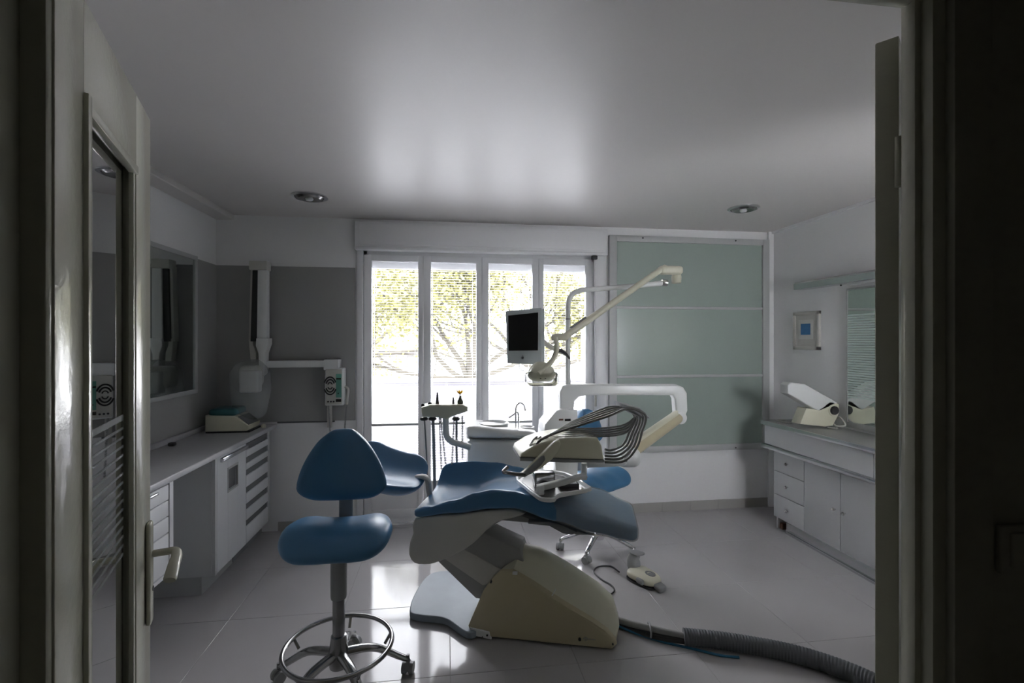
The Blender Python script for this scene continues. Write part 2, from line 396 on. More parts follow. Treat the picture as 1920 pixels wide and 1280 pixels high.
# ---- skirting of separate tiles
def skirting(name, a, c, n, axis, lab):
    root = struct(name, bx(nb(), a, c), 'grout', lab)
    a = Vector(a); c = Vector(c)
    me = None
    for k in range(n):
        if axis == 'x':
            x0 = a.x+(c.x-a.x)*k/n; x1 = a.x+(c.x-a.x)*(k+1)/n; loc = (x0, a.y-.004, a.z); sz = (x1-x0, .01, c.z-a.z+.002)
        else:
            y0 = a.y+(c.y-a.y)*k/n; y1 = a.y+(c.y-a.y)*(k+1)/n; loc = ((c.x-.006) if a.x < 0 else (a.x-.004), y0, a.z); sz = (.01, y1-y0, c.z-a.z+.002)
        if me is None:
            if axis == 'x': bb = bx(nb(), (.001, 0, 0), (sz[0]-.001, sz[1], sz[2]), .001, 1)
            else: bb = bx(nb(), (0, .001, 0), (sz[0], sz[1]-.001, sz[2]), .001, 1)
            t = obj('skirting_tile', bb, 'skirt', None, False); me = t.data
        else: t = bpy.data.objects.new('skirting_tile', me); C.objects.link(t)
        t.parent = root; t.location = loc
skirting('baseboard_back', (WX1+.08, YB-.008, 0), (XR, YB, .085), 6, 'x', 'pale tiled skirting right of the window')
skirting('baseboard_left', (-1.40, YB-.008, 0), (WX0-.06, YB, .075), 3, 'x', 'pale tiled skirting left of the window')
skirting('baseboard_right', (XR-.008, YF, 0), (XR, 1.4, .08), 2, 'y', 'pale tiled skirting of the right wall')

# ---- window: shutter box, surround, four glazed leaves
YW = YB+.06
bA, bB = atY(666, 409, YB-.05), atY(1138, 462, YB-.05)
b = nb(); bx(b, (bA.x, YB-.07, 2.365), (bB.x, YB+.002, 2.60), .004)
bx(b, (bA.x+.035, YB-.075, 2.41), (bB.x-.035, YB-.06, 2.585), .004)
bx(b, (bA.x, YB-.085, 2.362), (bB.x, YB, 2.385), .004)
struct('trim_11', b, 'winframe', 'white roller shutter box above the window', smooth=True)
b = nb(); bx(b, (bA.x+.008, YB-.022, 0), (WX0+.004, YB+.002, 2.365), .003); bx(b, (WX1-.004, YB-.022, 0), (bB.x-.008, YB+.002, 2.365), .003)
struct('trim_12', b, 'winframe', 'white window surround', smooth=True)
win = bpy.data.objects.new('window_1', None); C.objects.link(win); win.location = ((WX0+WX1)/2, YW, 0); win['kind'] = 'structure'; win['label'] = 'white framed glazed balcony door in four tall leaves'
WM[win] = Matrix.Translation(win.location)
b = nb(); FT = 2.375
bx(b, (WX0, YW-.02, 0.01), (WX0+.035, YW+.07, FT), .004); bx(b, (WX1-.03, YW-.02, .01), (WX1, YW+.07, FT), .004); bx(b, (WX0, YW-.02, FT-.06), (WX1, YW+.07, FT+.02), .004); bx(b, (WX0, YW-.02, .01), (WX1, YW+.07, .05), .004)
obj('window_frame', b, 'winframe', win)
leafx = [atY(p_, 600, YW).x for p_ in (683, 794, 903, 1009, 1108)]
gl = [(697, 784), (808, 893), (916, 998), (1019, 1098)]
GLT, GLB, BAR = 2.285, .36, .86
for k in range(4):
    x0, x1 = leafx[k]+.001, leafx[k+1]-.001; gx0, gx1 = atY(gl[k][0], 600, YW-.02).x, atY(gl[k][1], 600, YW-.02).x
    b = nb(); ya, yb = YW-.03, YW+.025
    bx(b, (x0, ya, .045), (gx0, yb, GLT+.055), .005); bx(b, (gx1, ya, .045), (x1, yb, GLT+.055), .005)
    bx(b, (gx0-.002, ya, GLT), (gx1+.002, yb, GLT+.055), .003); bx(b, (gx0-.002, ya, .045), (gx1+.002, yb, .12), .003); bx(b, (gx0-.002, ya, .30), (gx1+.002, yb, GLB), .003)
    bx(b, (gx0-.002, ya+.02, .11), (gx1+.002, yb-.01, .31))
    lf = obj('casement', b, 'winframe', win)
    obj('glass_pane', bx(nb(), (gx0-.004, YW, GLB-.004), (gx1+.004, YW+.005, GLT+.004)), 'glass', lf, smooth=False)
    obj('glazing_bar', bx(nb(), (gx0-.002, ya+.006, BAR-.010), (gx1+.002, yb-.01, BAR+.010), .003), 'aluf', lf)
    if k in (1, 3):
        hx = x0+.018 if k == 3 else x1-.02
        bb = tube(nb(), [(hx, ya, 1.03), (hx, ya-.035, 1.03), (hx, ya-.04, .96), (hx, ya-.04, .93)], .006)
        obj('window_handle', bb, 'winframe', lf)
    # outside venetian blind, slats open
    bd = thing('venetian_blind', ['white open-slat blind behind the leftmost window leaf', 'white open-slat blind behind the second window leaf from the left', 'white open-slat blind behind the third window leaf, beside the monitor', 'white open-slat blind behind the rightmost window leaf, beside the pole'][k], 'blind', ((gx0+gx1)/2, YW+.06, GLT), 0, 'blinds outside the window leaves')
    obj('head_rail', bx(nb(), (x0+.003, YW+.045, GLT-.055), (x1-.003, YW+.085, GLT+.03), .004), 'blind', bd)
    b = nb(); z = GLT-.07
    while z > .14:
        bx(b, (x0+.006, YW+.055, z), (x1-.006, YW+.071, z+.0012)); z -= .0235
    o = obj('slats', b, 'blind', bd, smooth=False); o['kind'] = 'stuff'
    b = nb()
    for q in (.15, .85): tube(b, [(x0+(x1-x0)*q, YW+.065, .13), (x0+(x1-x0)*q, YW+.065, GLT-.05)], .0012, 5)
    obj('cord', b, 'blind', bd)
# shutter crank rod right of the window
cr = thing('shutter_crank', 'thin white shutter crank rod hanging at the right of the window', 'crank', (atY(1117, 470, YB-.05).x, YB-.05, 2.34))
xx = atY(1116, 470, YB-.06).x
obj('rod', tube(nb(), [(xx, YB-.05, 2.33), (xx+.005, YB-.055, 1.0)], .006), 'winframe', cr)
obj('gear_bracket', bx(nb(), (xx-.03, YB-.07, 2.325), (xx+.02, YB-.03, 2.36), .006), 'dark', cr)
obj('grip', tube(nb(), [(xx+.005, YB-.055, 1.13), (xx+.005, YB-.055, 1.0)], .011), 'shell', cr)

# ---- outside: balcony, parapet, tree, house, ground
struct('floor_balcony', bx(nb(), (-3, YB+.28, -.12), (5, 6.1, -.02)), 'pave', 'pale balcony floor')
pp = struct('wall_parapet', bx(nb(), (-3, 6.0, -.1), (5, 6.12, 1.07)), 'parapet', 'white balcony parapet')
obj('coping', bx(nb(), (-3, 5.97, 1.07), (5, 6.15, 1.11), .01), 'parapet', pp)
struct('ground', bx(nb(), (-60, 6.2, -3.1), (60, 90, -3.0)), 'pave', 'sunlit pale street')
def tree(name, base, top, L1, seed, lab, nl):
    rnd = random.Random(seed); t = thing(name, lab, 'tree', base, 0, None)
    b = nb(); tips = []; base = Vector(base)
    def grow(p, d, L, r, depth):
        pts = [p]; n = 4
        for _ in range(n):
            d = (d+Vector((rnd.uniform(-.22, .22), rnd.uniform(-.2, .2), rnd.uniform(-.10, .18)))).normalized()
            p = p+d*L/n; pts.append(p)
            if depth >= 2: tips.append(p)
        tube(b, pts, r, 6 if depth < 3 else 4, rf=lambda q: 1-.45*q, cap=False)
        if depth >= 4: return
        for k in range(3):
            q = pts[rnd.choice((2, 3, 4, 4))]
            nd = (d+Vector((rnd.uniform(-1, 1), rnd.uniform(-.6, .6), rnd.uniform(-.45, .75)))).normalized()
            grow(q, nd, L*rnd.uniform(.6, .8), r*.55, depth+1)
    tp_c = Vector((base.x, base.y, top)); r0 = L1*.085
    tube(b, [base, base.lerp(tp_c, .5)+Vector((.05, 0, 0)), tp_c], r0, 10, rf=lambda q: 1-.15*q)
    for k in range(7):
        a = math.radians(-72+24*k+rnd.uniform(-6, 6))
        grow(tp_c-Vector((0, 0, .1*rnd.random())), Vector((math.sin(a), rnd.uniform(-.2, .2), math.cos(a)*.9)), L1*(1+.15*abs(math.sin(a))), r0*.5, 1)
    obj('branches', b, 'bark', t)
    b = nb()
    for _ in range(nl):
        c = rnd.choice(tips)+Vector((rnd.gauss(0, .28), rnd.gauss(0, .22), rnd.gauss(-.12, .30)))
        s = rnd.uniform(.03, .08); a = Vector((rnd.uniform(-1, 1), rnd.uniform(-1, 1), rnd.uniform(-1, 1))).normalized(); e = a.orthogonal().normalized()
        b.faces.new([b.verts.new(c+a*s), b.verts.new(c+e*s*.6), b.verts.new(c-a*s), b.verts.new(c-e*s*.6)])
    o = obj('foliage', b, 'leaf', t, smooth=False); o['kind'] = 'stuff'
tree('street_tree', (.45, 10.5, -3.0), .75, 1.55, 3, 'big pale green spring tree behind the middle window leaves', 17000)
tree('street_tree', (3.0, 15.5, -3.0), .6, 2.2, 5, 'yellow green tree seen behind the rightmost window leaf', 15000)
tree('street_tree', (-4.4, 26, -3.0), .7, 3.0, 11, 'yellow green tree seen through the leftmost window leaf', 14000)
hs = thing('house', 'pale plastered house across the street, low in the left window leaf', 'house', (-4, 32, -3))
obj('house_wall', bx(nb(), (-12, 32, -3), (-1.2, 40, .9)), 'plaster', hs, smooth=False)
obj('roof', prism(nb(), [(-12.3, 31.7, .9), (-12.3, 40.3, .9), (-12.3, 36, 2.2)], (11.4, 0, 0)), 'plaster', hs, smooth=False)
for i in range(6):
    for zz in (-1.9, -.7):
        wf = obj('window', bx(nb(), (-11+i*1.7, 31.93, zz), (-10.1+i*1.7, 32.0, zz+1.2)), 'farglass', hs, smooth=False)

# ---- right wall frosted panel
PY = YB-.045
def R(px, py): return atY(px, py, PY)
X0, X1 = R(1143, 600).x, R(1443, 600).x; Zt, Zb = 2.555, R(1290, 846).z
gx0, gx1 = R(1157, 600).x, R(1431, 600).x; gt, gb = Zt-.055, Zb+.055
pn = thing('frosted_panel', 'tall framed panel of three frosted green glass sheets on the back wall', 'panel', ((X0+X1)/2, YB, Zb))
b = nb(); bx(b, (X0, PY, Zb), (gx0, YB-.001, Zt), .003); bx(b, (gx1, PY, Zb), (X1, YB-.001, Zt), .003); bx(b, (gx0-.002, PY, gt), (gx1+.002, YB-.001, Zt), .003); bx(b, (gx0-.002, PY, Zb), (gx1+.002, YB-.001, gb), .003)
obj('panel_frame', b, 'aluf', pn)
m1, m2 = R(1290, 577).z, R(1290, 705).z
for zz in (m1, m2): obj('crossbar', bx(nb(), (gx0-.002, PY+.008, zz-.012), (gx1+.002, YB-.004, zz+.012), .003), 'aluf', pn)
for za, zc in ((gb, m2-.012), (m2+.012, m1-.012), (m1+.012, gt)):
    obj('frosted_glass', bx(nb(), (gx0-.001, PY+.02, za), (gx1+.001, PY+.028, zc)), 'frost', pn, smooth=False)
for fx in (.2, .78):
    for zz in (Zt-.02, Zb+.02): obj('screw', lathe(nb(), [(.0001, -.003), (.008, -.003), (.008, .001)], (X0+(X1-X0)*fx, PY, zz), 'Y', 10), 'dark', pn)
struct('trim_13', bx(nb(), (X1+.004, YB-.03, .0), (XR, YB, ZC), .003), 'wall', 'corner strip right of the frosted panel')

# ---- ceiling lamps
for k, (px, py, lab) in enumerate(((580, 368, 'round chrome recessed ceiling light nearer the left wall'), (1394, 390, 'round chrome recessed ceiling light nearer the right wall'))):
    p = atZ(px, py, ZC); r = .125 if k == 0 else .118
    t = thing('ceiling_light', lab, 'ceiling light', (p.x, p.y, ZC), 0, 'recessed ceiling lights')
    obj('trim_ring', lathe(nb(), [(r*.80, .001), (r*.80, -.010), (r*.86, -.014), (r, -.008), (r, .001)], p), 'chrome', t)
    obj('reflector', lathe(nb(), [(r*.80, -.004), (r*.62, -.022), (r*.58, -.022), (r*.3, -.008), (r*.05, -.006)], p), 'chromed', t)
    obj('bulb', lathe(nb(), [(.0001, -.034), (.022, -.030), (.028, -.020), (.02, -.006)], p), 'white', t)

# ================================================================== LEFT COUNTER RUN
CX = -1.408; CZ = .90
ct = single('countertop', bx(nb(), (XL+.012, 1.55, CZ-.035), (CX, YB-.012, CZ), .007, 3), 'counter', 'long pale grey worktop along the left wall under the mirror', 'worktop')
up = single('worktop_upstand', bx(nb(), (XL+.012, 1.55, CZ), (XL+.035, YB-.014, CZ+.035), .004), 'counter', 'low strip behind the left worktop against the wall', 'upstand')
FX = -1.435; fb = .125; ft = CZ-.037
# drawer cabinet by back wall
t = thing('drawer_cabinet', 'white cabinet of six drawers with dark grip slots beside back wall', 'cabinet', (-1.66, 3.9, 0))
b = nb(); bx(b, (XL+.012, 3.69, fb), (FX-.02, 4.15, ft)); bx(b, (FX-.02, 4.115, fb), (FX, 4.15, ft), .002); obj('body', b, 'lamdark', t, smooth=False)
obj('plinth', bx(nb(), (XL+.02, 3.692, 0), (FX-.09, 4.23, fb)), 'grey', t, smooth=False)
zs = [ft-.02, ft-.115, ft-.205, ft-.33, ft-.45, ft-.57, fb]
for k in range(6):
    z1 = zs[k]; z0 = zs[k+1]
    d = obj('drawer', bx(nb(), (FX-.019, 3.692, z0+.004), (FX, 4.113, z1-.042), .002), 'lam', t)
    obj('grip', bx(nb(), (FX-.019, 3.692, z1-.041), (FX-.008, 4.113, z1+.001), .001, 1), 'slot', d)
# door cabinet
t = thing('door_cabinet', 'white cabinet with one tall door, steel rail handle and small square window', 'cabinet', (-1.66, 3.45, 0))
b = nb(); bx(b, (XL+.012, 3.22, fb), (FX-.02, 3.688, ft)); bx(b, (FX-.02, 3.22, fb), (FX+.001, 3.245, ft), .002); obj('body', b, 'lamdark', t, smooth=False)
obj('plinth', bx(nb(), (XL+.02, 3.245, 0), (FX-.09, 3.68, fb)), 'aluf', t, smooth=False)
w0, w1, wz0, wz1 = 3.40, 3.545, .60, .745
b = nb(); y0, y1 = 3.25, 3.686; zt = ft-.01
bx(b, (FX-.019, y0, fb+.004), (FX, w0, zt), .0015); bx(b, (FX-.019, w1, fb+.004), (FX, y1, zt), .0015); bx(b, (FX-.019, w0, fb+.004), (FX, w1, wz0), 0); bx(b, (FX-.019, w0, wz1), (FX, w1, zt), 0)
d = obj('door', b, 'lam', t, smooth=False)
b = nb(); bx(b, (FX-.004, w0-.008, wz0-.01), (FX+.003, w0+.004, wz1+.01)); bx(b, (FX-.004, w1-.004, wz0-.01), (FX+.003, w1+.008, wz1+.01)); bx(b, (FX-.004, w0, wz1-.004), (FX+.003, w1, wz1+.01)); bx(b, (FX-.004, w0, wz0-.01), (FX+.003, w1, wz0+.004))
obj('window_rim', b, 'aluf', d, smooth=False)
obj('window_inset', bx(nb(), (FX-.05, w0-.002, wz0-.002), (FX-.0185, w1+.002, wz1+.002)), 'slot', d, smooth=False)
obj('rail_handle', bx(nb(), (FX+.001, y0+.03, zt-.035), (FX+.022, y1-.01, zt-.008), .004), 'alu', d)
# knee-hole drawer rail
obj_t = single('counter_bracket', bx(nb(), (FX-.03, 2.95, CZ-.05), (FX-.004, 3.215, CZ-.037), .003), 'alu', 'thin steel rail under the worktop edge above knee space', 'rail')
# near hanging drawers
t = thing('hanging_drawer_unit', 'white hanging drawer unit under the near end of left worktop', 'cabinet', (-1.66, 2.4, .37))
b = nb(); bx(b, (XL+.012, 2.05, .375), (FX-.02, 2.76, ft)); bx(b, (FX-.02, 2.725, .375), (FX, 2.76, ft), .002); bx(b, (FX-.02, 2.05, .375), (FX, 2.725, .395)); obj('body', b, 'lam', t, smooth=False)
zz = ft-.012
for k, hgt in enumerate((.085, .085, .085, .20)):
    d = obj('drawer', bx(nb(), (FX-.019, 2.06, zz-hgt+.003), (FX-.003, 2.722, zz-.003), .003), 'lam', t)
    if k == 0: obj('cup_pull', rbox(nb(), (.008, .04, .007), .006, lambda x, y, z: (FX+.001+x, 2.58+y, zz-.02+z), (1, 3, 1), 2), 'alu', d)
    zz -= hgt
obj('leg_panel', bx(nb(), (XL+.02, 2.05, 0.0), (FX-.06, 2.62, .374), .002), 'lamdark', t)
obj('leg_edge', bx(nb(), (FX-.06, 2.59, 0.0), (FX-.05, 2.62, .374), .001), 'lam', t)

# mirror on left wall
my1 = atX(370, 600, XL+.03).y; mz1 = atX(368, 480, XL+.03).z; mz0 = atX(368, 737, XL+.03).z
t = thing('wall_mirror', 'large silver framed mirror on the left wall above the worktop', 'mirror', (XL, 2.7, mz0))
b = nb(); fw = .03; y0 = 1.45
bx(b, (XL+.010, y0, mz0), (XL+.034, my1, mz0+fw), .003); bx(b, (XL+.010, y0, mz1-fw), (XL+.034, my1, mz1), .003); bx(b, (XL+.010, my1-fw*.8, mz0), (XL+.034, my1, mz1), .003); bx(b, (XL+.010, y0, mz0), (XL+.034, y0+fw, mz1), .003)
obj('mirror_frame', b, 'aluf', t)
obj('mirror_glass', bx(nb(), (XL+.011, y0+.02, mz0+.02), (XL+.022, my1-.015, mz1-.02)), 'mirror', t, smooth=False)

# sterilizer box with teal lid
bp_ = atZ(422, 797, CZ)
t = thing('instrument_box', 'cream box with teal lid and dark sloped control face on left worktop', 'appliance', (bp_.x, bp_.y, CZ))
cx, cy = -1.645, 3.99
pf = lambda pts, y: [Vector((cx+a*.86, y, CZ+h)) for a, h in pts]
obj('case', prism(nb(), pf([(-.17, .012), (.17, .012), (.185, .05), (.075, .125), (-.17, .135)], cy-.13), (0, .24, 0), .008, 3), 'cream', t)
obj('control_face', prism(nb(), pf([(.180, .058), (.090, .120), (.084, .115), (.174, .052)], cy-.11), (0, .20, 0)), 'slot', t)
obj('lid', rbox(nb(), (.100, .11, .028), (.03, .03, .02), lambda x, y, z: (cx-.038+x*(1 if z < 0 else .97), cy-.005+y, CZ+.152+z), (4, 4, 1), 3), 'teal', t)
obj('base_foot', bx(nb(), (cx-.145, cy-.125, CZ), (cx+.165, cy+.105, CZ+.014), .003), 'dark', t)
q = atZ(322, 818, CZ)
single('crumpled_tissue', rbox(nb(), (.03, .022, .014), .012, lambda x, y, z: (XL+.10+x+.004*math.sin(y*300), 2.98+y*1.2+.004*math.sin(x*260), CZ+.016+z+.005*math.sin(x*220+y*130)), (4, 4, 1), 3), 'cream', 'small crumpled cream cloth on the left worktop near the mirror', 'cloth')
single('plug', rbox(nb(), (.02, .018, .012), .008, lambda x, y, z: (XL+.09+x, 3.44+y, CZ+.0125+z), (2, 2, 1), 2), 'dark', 'small dark plug lying behind the cream instrument box', 'plug')
# small beige cap beside
q = atZ(470, 792, CZ)
single('connector', lathe(nb(), [(.018, 0), (.018, .02), (.010, .03), (.004, .031)], (-1.45, 4.06, CZ+.0005), 'Z', 14), 'cream', 'small beige stopper on the worktop below the bagged head', 'stopper')

# ================================================================== X-RAY UNIT
xr = thing('dental_xray', 'wall mounted dental x-ray with folded vertical arm and bagged head', 'x-ray machine', (-.95, YB, 1.35))
YX = 4.10
def XB(n, p0, p1, ya, yb, m, bev=.006, lab=None):
    a = atY(p0[0], p0[1], ya); c = atY(p1[0], p1[1], ya)
    return obj(n, bx(nb(), (a.x, ya, a.z), (c.x, yb, c.z), bev), m, xr, label=lab)
# horizontal bracket to wall
a = atY(495, 683, 4.12); c = atY(632, 681, 4.16)
obj('wall_bracket', prism(nb(), [(a.x, 4.13, a.z-.028), (c.x, 4.16, a.z-.028), (c.x, 4.16, a.z+.028), (a.x, 4.13, a.z+.028)], (0, .055, 0), .006), 'white', xr)
obj('bracket_mount', bx(nb(), (c.x-.10, 4.12, a.z-.05), (c.x+.02, YB-.01, a.z+.038), .008), 'white', xr)
# twin arms
p0 = atY(469, 500, YX); p1 = atY(502, 640, YX)
L_ = atY(474, 505, YX); K_ = atY(467, 640, YX)
obj('front_arm', prism(nb(), [(atY(483, 488, YX).x, YX, atY(483, 488, YX).z), (atY(500, 488, YX).x, YX, atY(500, 488, YX).z), (atY(500, 668, YX).x, YX, atY(500, 645, YX).z), (atY(481, 668, YX).x, YX, atY(480, 645, YX).z)], (0, .07, 0), .006), 'white', xr)
obj('rear_arm', prism(nb(), [(atY(467, 500, YX).x-.0, YX+.03, atY(467, 500, YX).z), (atY(472, 500, YX).x, YX+.03, atY(472, 500, YX).z), (atY(470, 640, YX).x, YX+.03, atY(470, 640, YX).z), (atY(463, 640, YX).x, YX+.03, atY(463, 640, YX).z)], (0, .07, 0), .004), 'shell', xr)
obj('spring_cover', prism(nb(), [(atY(472, 505, YX).x, YX+.015, atY(472, 505, YX).z), (atY(484, 505, YX).x, YX+.015, atY(484, 505, YX).z), (atY(482, 640, YX).x, YX+.015, atY(482, 640, YX).z), (atY(468, 640, YX).x, YX+.015, atY(468, 640, YX).z)], (0, .05, 0), .003), 'dark', xr)
XB('top_joint', (466, 488), (500, 506), YX-.012, YX+.09, 'shell', .008)
def poly(pl, Y): return [atY(x, y, Y) for x, y in pl]
obj('elbow_joint', prism(nb(), poly([(480, 634), (503, 634), (503, 645), (497, 662), (496, 700), (486, 708), (484, 662), (479, 648)], YX-.01), (0, .09, 0), .006), 'white', xr)
obj('elbow_joint', prism(nb(), poly([(466, 634), (474, 636), (474, 645), (480, 660), (480, 678), (470, 678), (467, 650)], YX+.02), (0, .07, 0), .005), 'shell', xr)
# head
hc = atY(472, 714, YX-.08)
obj('tube_head', rbox(nb(), (.075, .08, .085), (.03, .04, .05), lambda x, y, z: (hc.x-.02+x, YX-.03+y, hc.z+.035+z), (3, 3, 3), 4), 'shell', xr)
obj('head_face', rbox(nb(), (.070, .045, .085), .015, lambda x, y, z: (hc.x+.008+x+.008*z, YX-.12+y, hc.z-.0+z), (2, 2, 2), 3), 'white', xr)
def bagf(x, y, z):
    s = 1-.30*max(0, -z)/.30-.25*max(0, z-.12)/.1
    return (hc.x-.015+x*s*(1+.03*math.sin(z*30+y*25)), YX-.06+y*s*(1+.04*math.sin(z*25+x*40)), hc.z-.07+z+.006*math.sin(x*40))
obj('plastic_bag', rbox(nb(), (.13, .13, .235), (.08, .08, .10), bagf, (10, 8, 12), 4), 'film', xr)
# control box
q0 = atY(609, 690, 4.12); q1 = atY(644, 760, 4.12)
cb = thing('xray_control_box', 'grey control box with round vent and green panel on the back wall', 'control box', (q0.x, YB, q1.z))
obj('housing', rbox(nb(), ((q1.x-q0.x)/2, .05, (q0.z-q1.z)/2), .008, lambda x, y, z: ((q0.x+q1.x)/2+x, 4.17+y, (q0.z+q1.z)/2+z), (2, 2, 2), 2), 'white', cb)
fx0 = q0.x+.008; fy = 4.116
obj('face_plate', bx(nb(), (fx0, fy, q1.z+.01), (q1.x-.012, fy+.006, q0.z-.01), .001, 1), 'shell', cb)
vc = atY(619, 723, fy); 
b = nb()
for rr_ in (.018, .034, .048):
    for s_, e_ in ((.12, .88), (1.12, 1.88)):
        tube(b, [(vc.x+rr_*math.cos(a_), fy-.002, vc.z+rr_*1.5*math.sin(a_)) for a_ in [PI*(s_+(e_-s_)*i/12) for i in range(13)]], .0055 if rr_ > .03 else .004, 6)
obj('vent', b, 'dark', cb)
a = atY(630, 703, fy); c = atY(638, 745, fy)
pnl = obj('green_strip', bx(nb(), (a.x, fy-.003, c.z), (c.x+.01, fy, a.z+.01)), 'green', cb, smooth=False)
for u0, u1 in (((a.x+.002, fy-.005, a.z-.035), (c.x+.006, fy-.003, a.z-.025)), ((a.x, fy-.005, c.z-.035), (c.x+.008, fy-.001, c.z-.012)), ((a.x+.015, fy-.005, c.z+.03), (a.x+.022, fy-.003, c.z+.04))): obj('display', bx(nb(), u0, u1), 'black', cb, smooth=False)
for i in range(3): obj('button', lathe(nb(), [(.0001, -.008), (.007, -.008), (.007, 0)], (fx0+.02+.022*i, fy, q1.z+.035), 'Y', 10), 'dark', cb)
hk = atY(649, 740, 4.15)
obj('handset', tube(nb(), crv([(q1.x+.005, 4.15, hk.z+.07), (hk.x+.012, 4.15, hk.z+.055), (hk.x+.016, 4.15, hk.z+.03), (hk.x+.008, 4.15, hk.z-.03), (hk.x+.004, 4.15, hk.z-.08)], 5), .011, 8), 'shell', cb)
def coil(b, p0, p1, r=.007, turns=30, w=.0022):
    p0, p1 = Vector(p0), Vector(p1); n = turns*8
    tube(b, [p0.lerp(p1, i/n)+Vector((r*math.cos(i*PI/4), r*math.sin(i*PI/4), 0)) for i in range(n+1)], w, 4)
b = nb(); s0 = atY(616, 760, 4.13); s1 = atY(622, 900, 4.17); coil(b, s0, (s1.x, 4.17, .62), .006, 40)
s0 = atY(649, 745, 4.13); coil(b, (hk.x+.004, 4.15, hk.z-.08), (hk.x-.03, 4.16, .62), .006, 40)
obj('coiled_cord', b, 'grey', cb)
obj('wall_conduit', bx(nb(), (atY(615, 770, YB).x, YB-.03, .86), (atY(624, 770, YB).x, YB-.011, q1.z+.01), .004), 'shell', cb)

# ================================================================== RIGHT CABINET RUN
t = thing('worktop', 'steel edged worktop of the right wall cabinet with white fascia', 'worktop', (2.9, 3, .9))
RY0 = 2.2
obj('top', bx(nb(), (2.71, RY0, .885), (XR-.001, 3.82, .905), .003), 'counter2', t)
obj('steel_edge', bx(nb(), (2.695, RY0, .872), (2.709, 3.835, .908), .004), 'alu', t)
obj('steel_edge', bx(nb(), (2.705, 3.821, .872), (XR-.001, 3.835, .908), .004), 'alu', t)
obj('steel_edge', bx(nb(), (2.695, RY0, .675), (2.75, 3.83, .708), .004), 'alu', t)
for a, c in ((2.752, 3.82), (RY0, 2.746)): obj('fascia_panel', bx(nb(), (2.722, a, .709), (2.742, c, .871), .001, 1), 'lam', t)
obj('fascia_back', bx(nb(), (2.743, RY0, .70), (XR-.001, 3.815, .884)), 'lamdark', t, smooth=False)
t = thing('drawer_unit', 'white unit of three knobbed drawers in the right cabinet row', 'cabinet', (2.93, 3.58, 0))
b = nb(); bx(b, (2.782, 3.407, .10), (XR-.001, 3.76, .674)); obj('body', b, 'lamdark', t, smooth=False)
kn = lambda y, z: lathe(nb(), [(.0001, -.030), (.008, -.029), (.013, -.022), (.012, -.015), (.005, -.010), (.005, 0)], (2.762, y, z), 'X', 16)
for z0, z1 in ((.495, .672), (.30, .49), (.105, .295)):
    d = obj('drawer', bx(nb(), (2.762, 3.41, z0), (2.781, 3.758, z1), .002), 'lam', t)
    obj('knob', kn(3.585, (z0+z1)/2), 'chrome', d)
obj('side_foot', bx(nb(), (2.79, 3.742, 0), (2.85, 3.758, .10)), 'lam', t, smooth=False)
obj('brown_block', bx(nb(), (2.80, 3.70, 0), (2.86, 3.735, .05), .003), 'brown', t)
for i, (y0, y1, ky, lab) in enumerate(((3.06, 3.405, 3.10, 'white cupboard with chrome knob beside the drawers'), (2.71, 3.056, 3.015, 'white cupboard with chrome knob nearest the right door jamb'), (2.2, 2.706, 2.25, None))):
    if lab is None: lab = 'white cupboard of the right row hidden past the door jamb'
    t = thing('cupboard', lab, 'cabinet', (2.93, (y0+y1)/2, 0), 0, 'white cupboards in the right row')
    obj('body', bx(nb(), (2.782, y0-.002, .10), (XR-.001, y1, .674)), 'lamdark', t, smooth=False)
    d = obj('door', bx(nb(), (2.762, y0+.001, .105), (2.781, y1-.001, .672), .002), 'lam', t)
    obj('knob', kn(ky, .385), 'chrome', d)
single('steel_plinth', bx(nb(), (2.78, RY0, 0), (2.795, 3.63, .095), .003), 'alu', 'brushed steel plinth along the foot of the right cabinets', 'plinth')
single('floor_bumper_strip', bx(nb(), (2.765, RY0, 0), (2.779, 3.63, .020), .004), 'alu', 'low steel strip at the foot of right plinth', 'strip')

# right mirror with etched band
t = thing('wall_mirror', 'mirror with finely striped frosted band on the right wall', 'mirror', (XR, 2.8, .93))
ry1 = atX(1588, 600, XR-.02).y; ry0 = 1.35
obj('mirror_glass', bx(nb(), (XR-.012, ry0, .965), (XR-.004, ry1, 1.985)), 'mirror', t, smooth=False)
b = nb(); bx(b, (XR-.02, ry0, .925), (XR-.002, ry1+.01, .966), .002); bx(b, (XR-.016, ry1, .93), (XR-.002, ry1+.012, 1.99), .002); bx(b, (XR-.016, ry0, 1.984), (XR-.002, ry1+.01, 2.0), .002)
obj('mirror_frame', b, 'aluf', t)
b = nb(); z = 1.155
while z < 1.80: bx(b, (XR-.0150, ry0, z), (XR-.0135, ry1, z+.0125)); z += .0185
o = obj('etched_stripes', b, 'etch2', t, smooth=False); o['kind'] = 'stuff'
# cove light
t = thing('strip_light', 'long aluminium strip light above the right mirror', 'wall light', (XR, 3, 2.05))
obj('profile', prism(nb(), [(XR-.10, 1.4, 2.035), (XR-.10, 1.4, 2.085), (XR-.088, 1.4, 2.10), (XR-.002, 1.4, 2.10), (XR-.002, 1.4, 2.035)], (0, 2.43, 0), .002, 1), 'alu', t)
obj('diffuser', bx(nb(), (XR-.085, 1.5, 2.015), (XR-.02, 3.28, 2.034), .003), 'white', t)
obj('end_screw', lathe(nb(), [(.0001, -.01), (.006, -.008), (.006, 0)], (XR-.095, 3.32, 2.02), 'X', 8), 'dark', t)
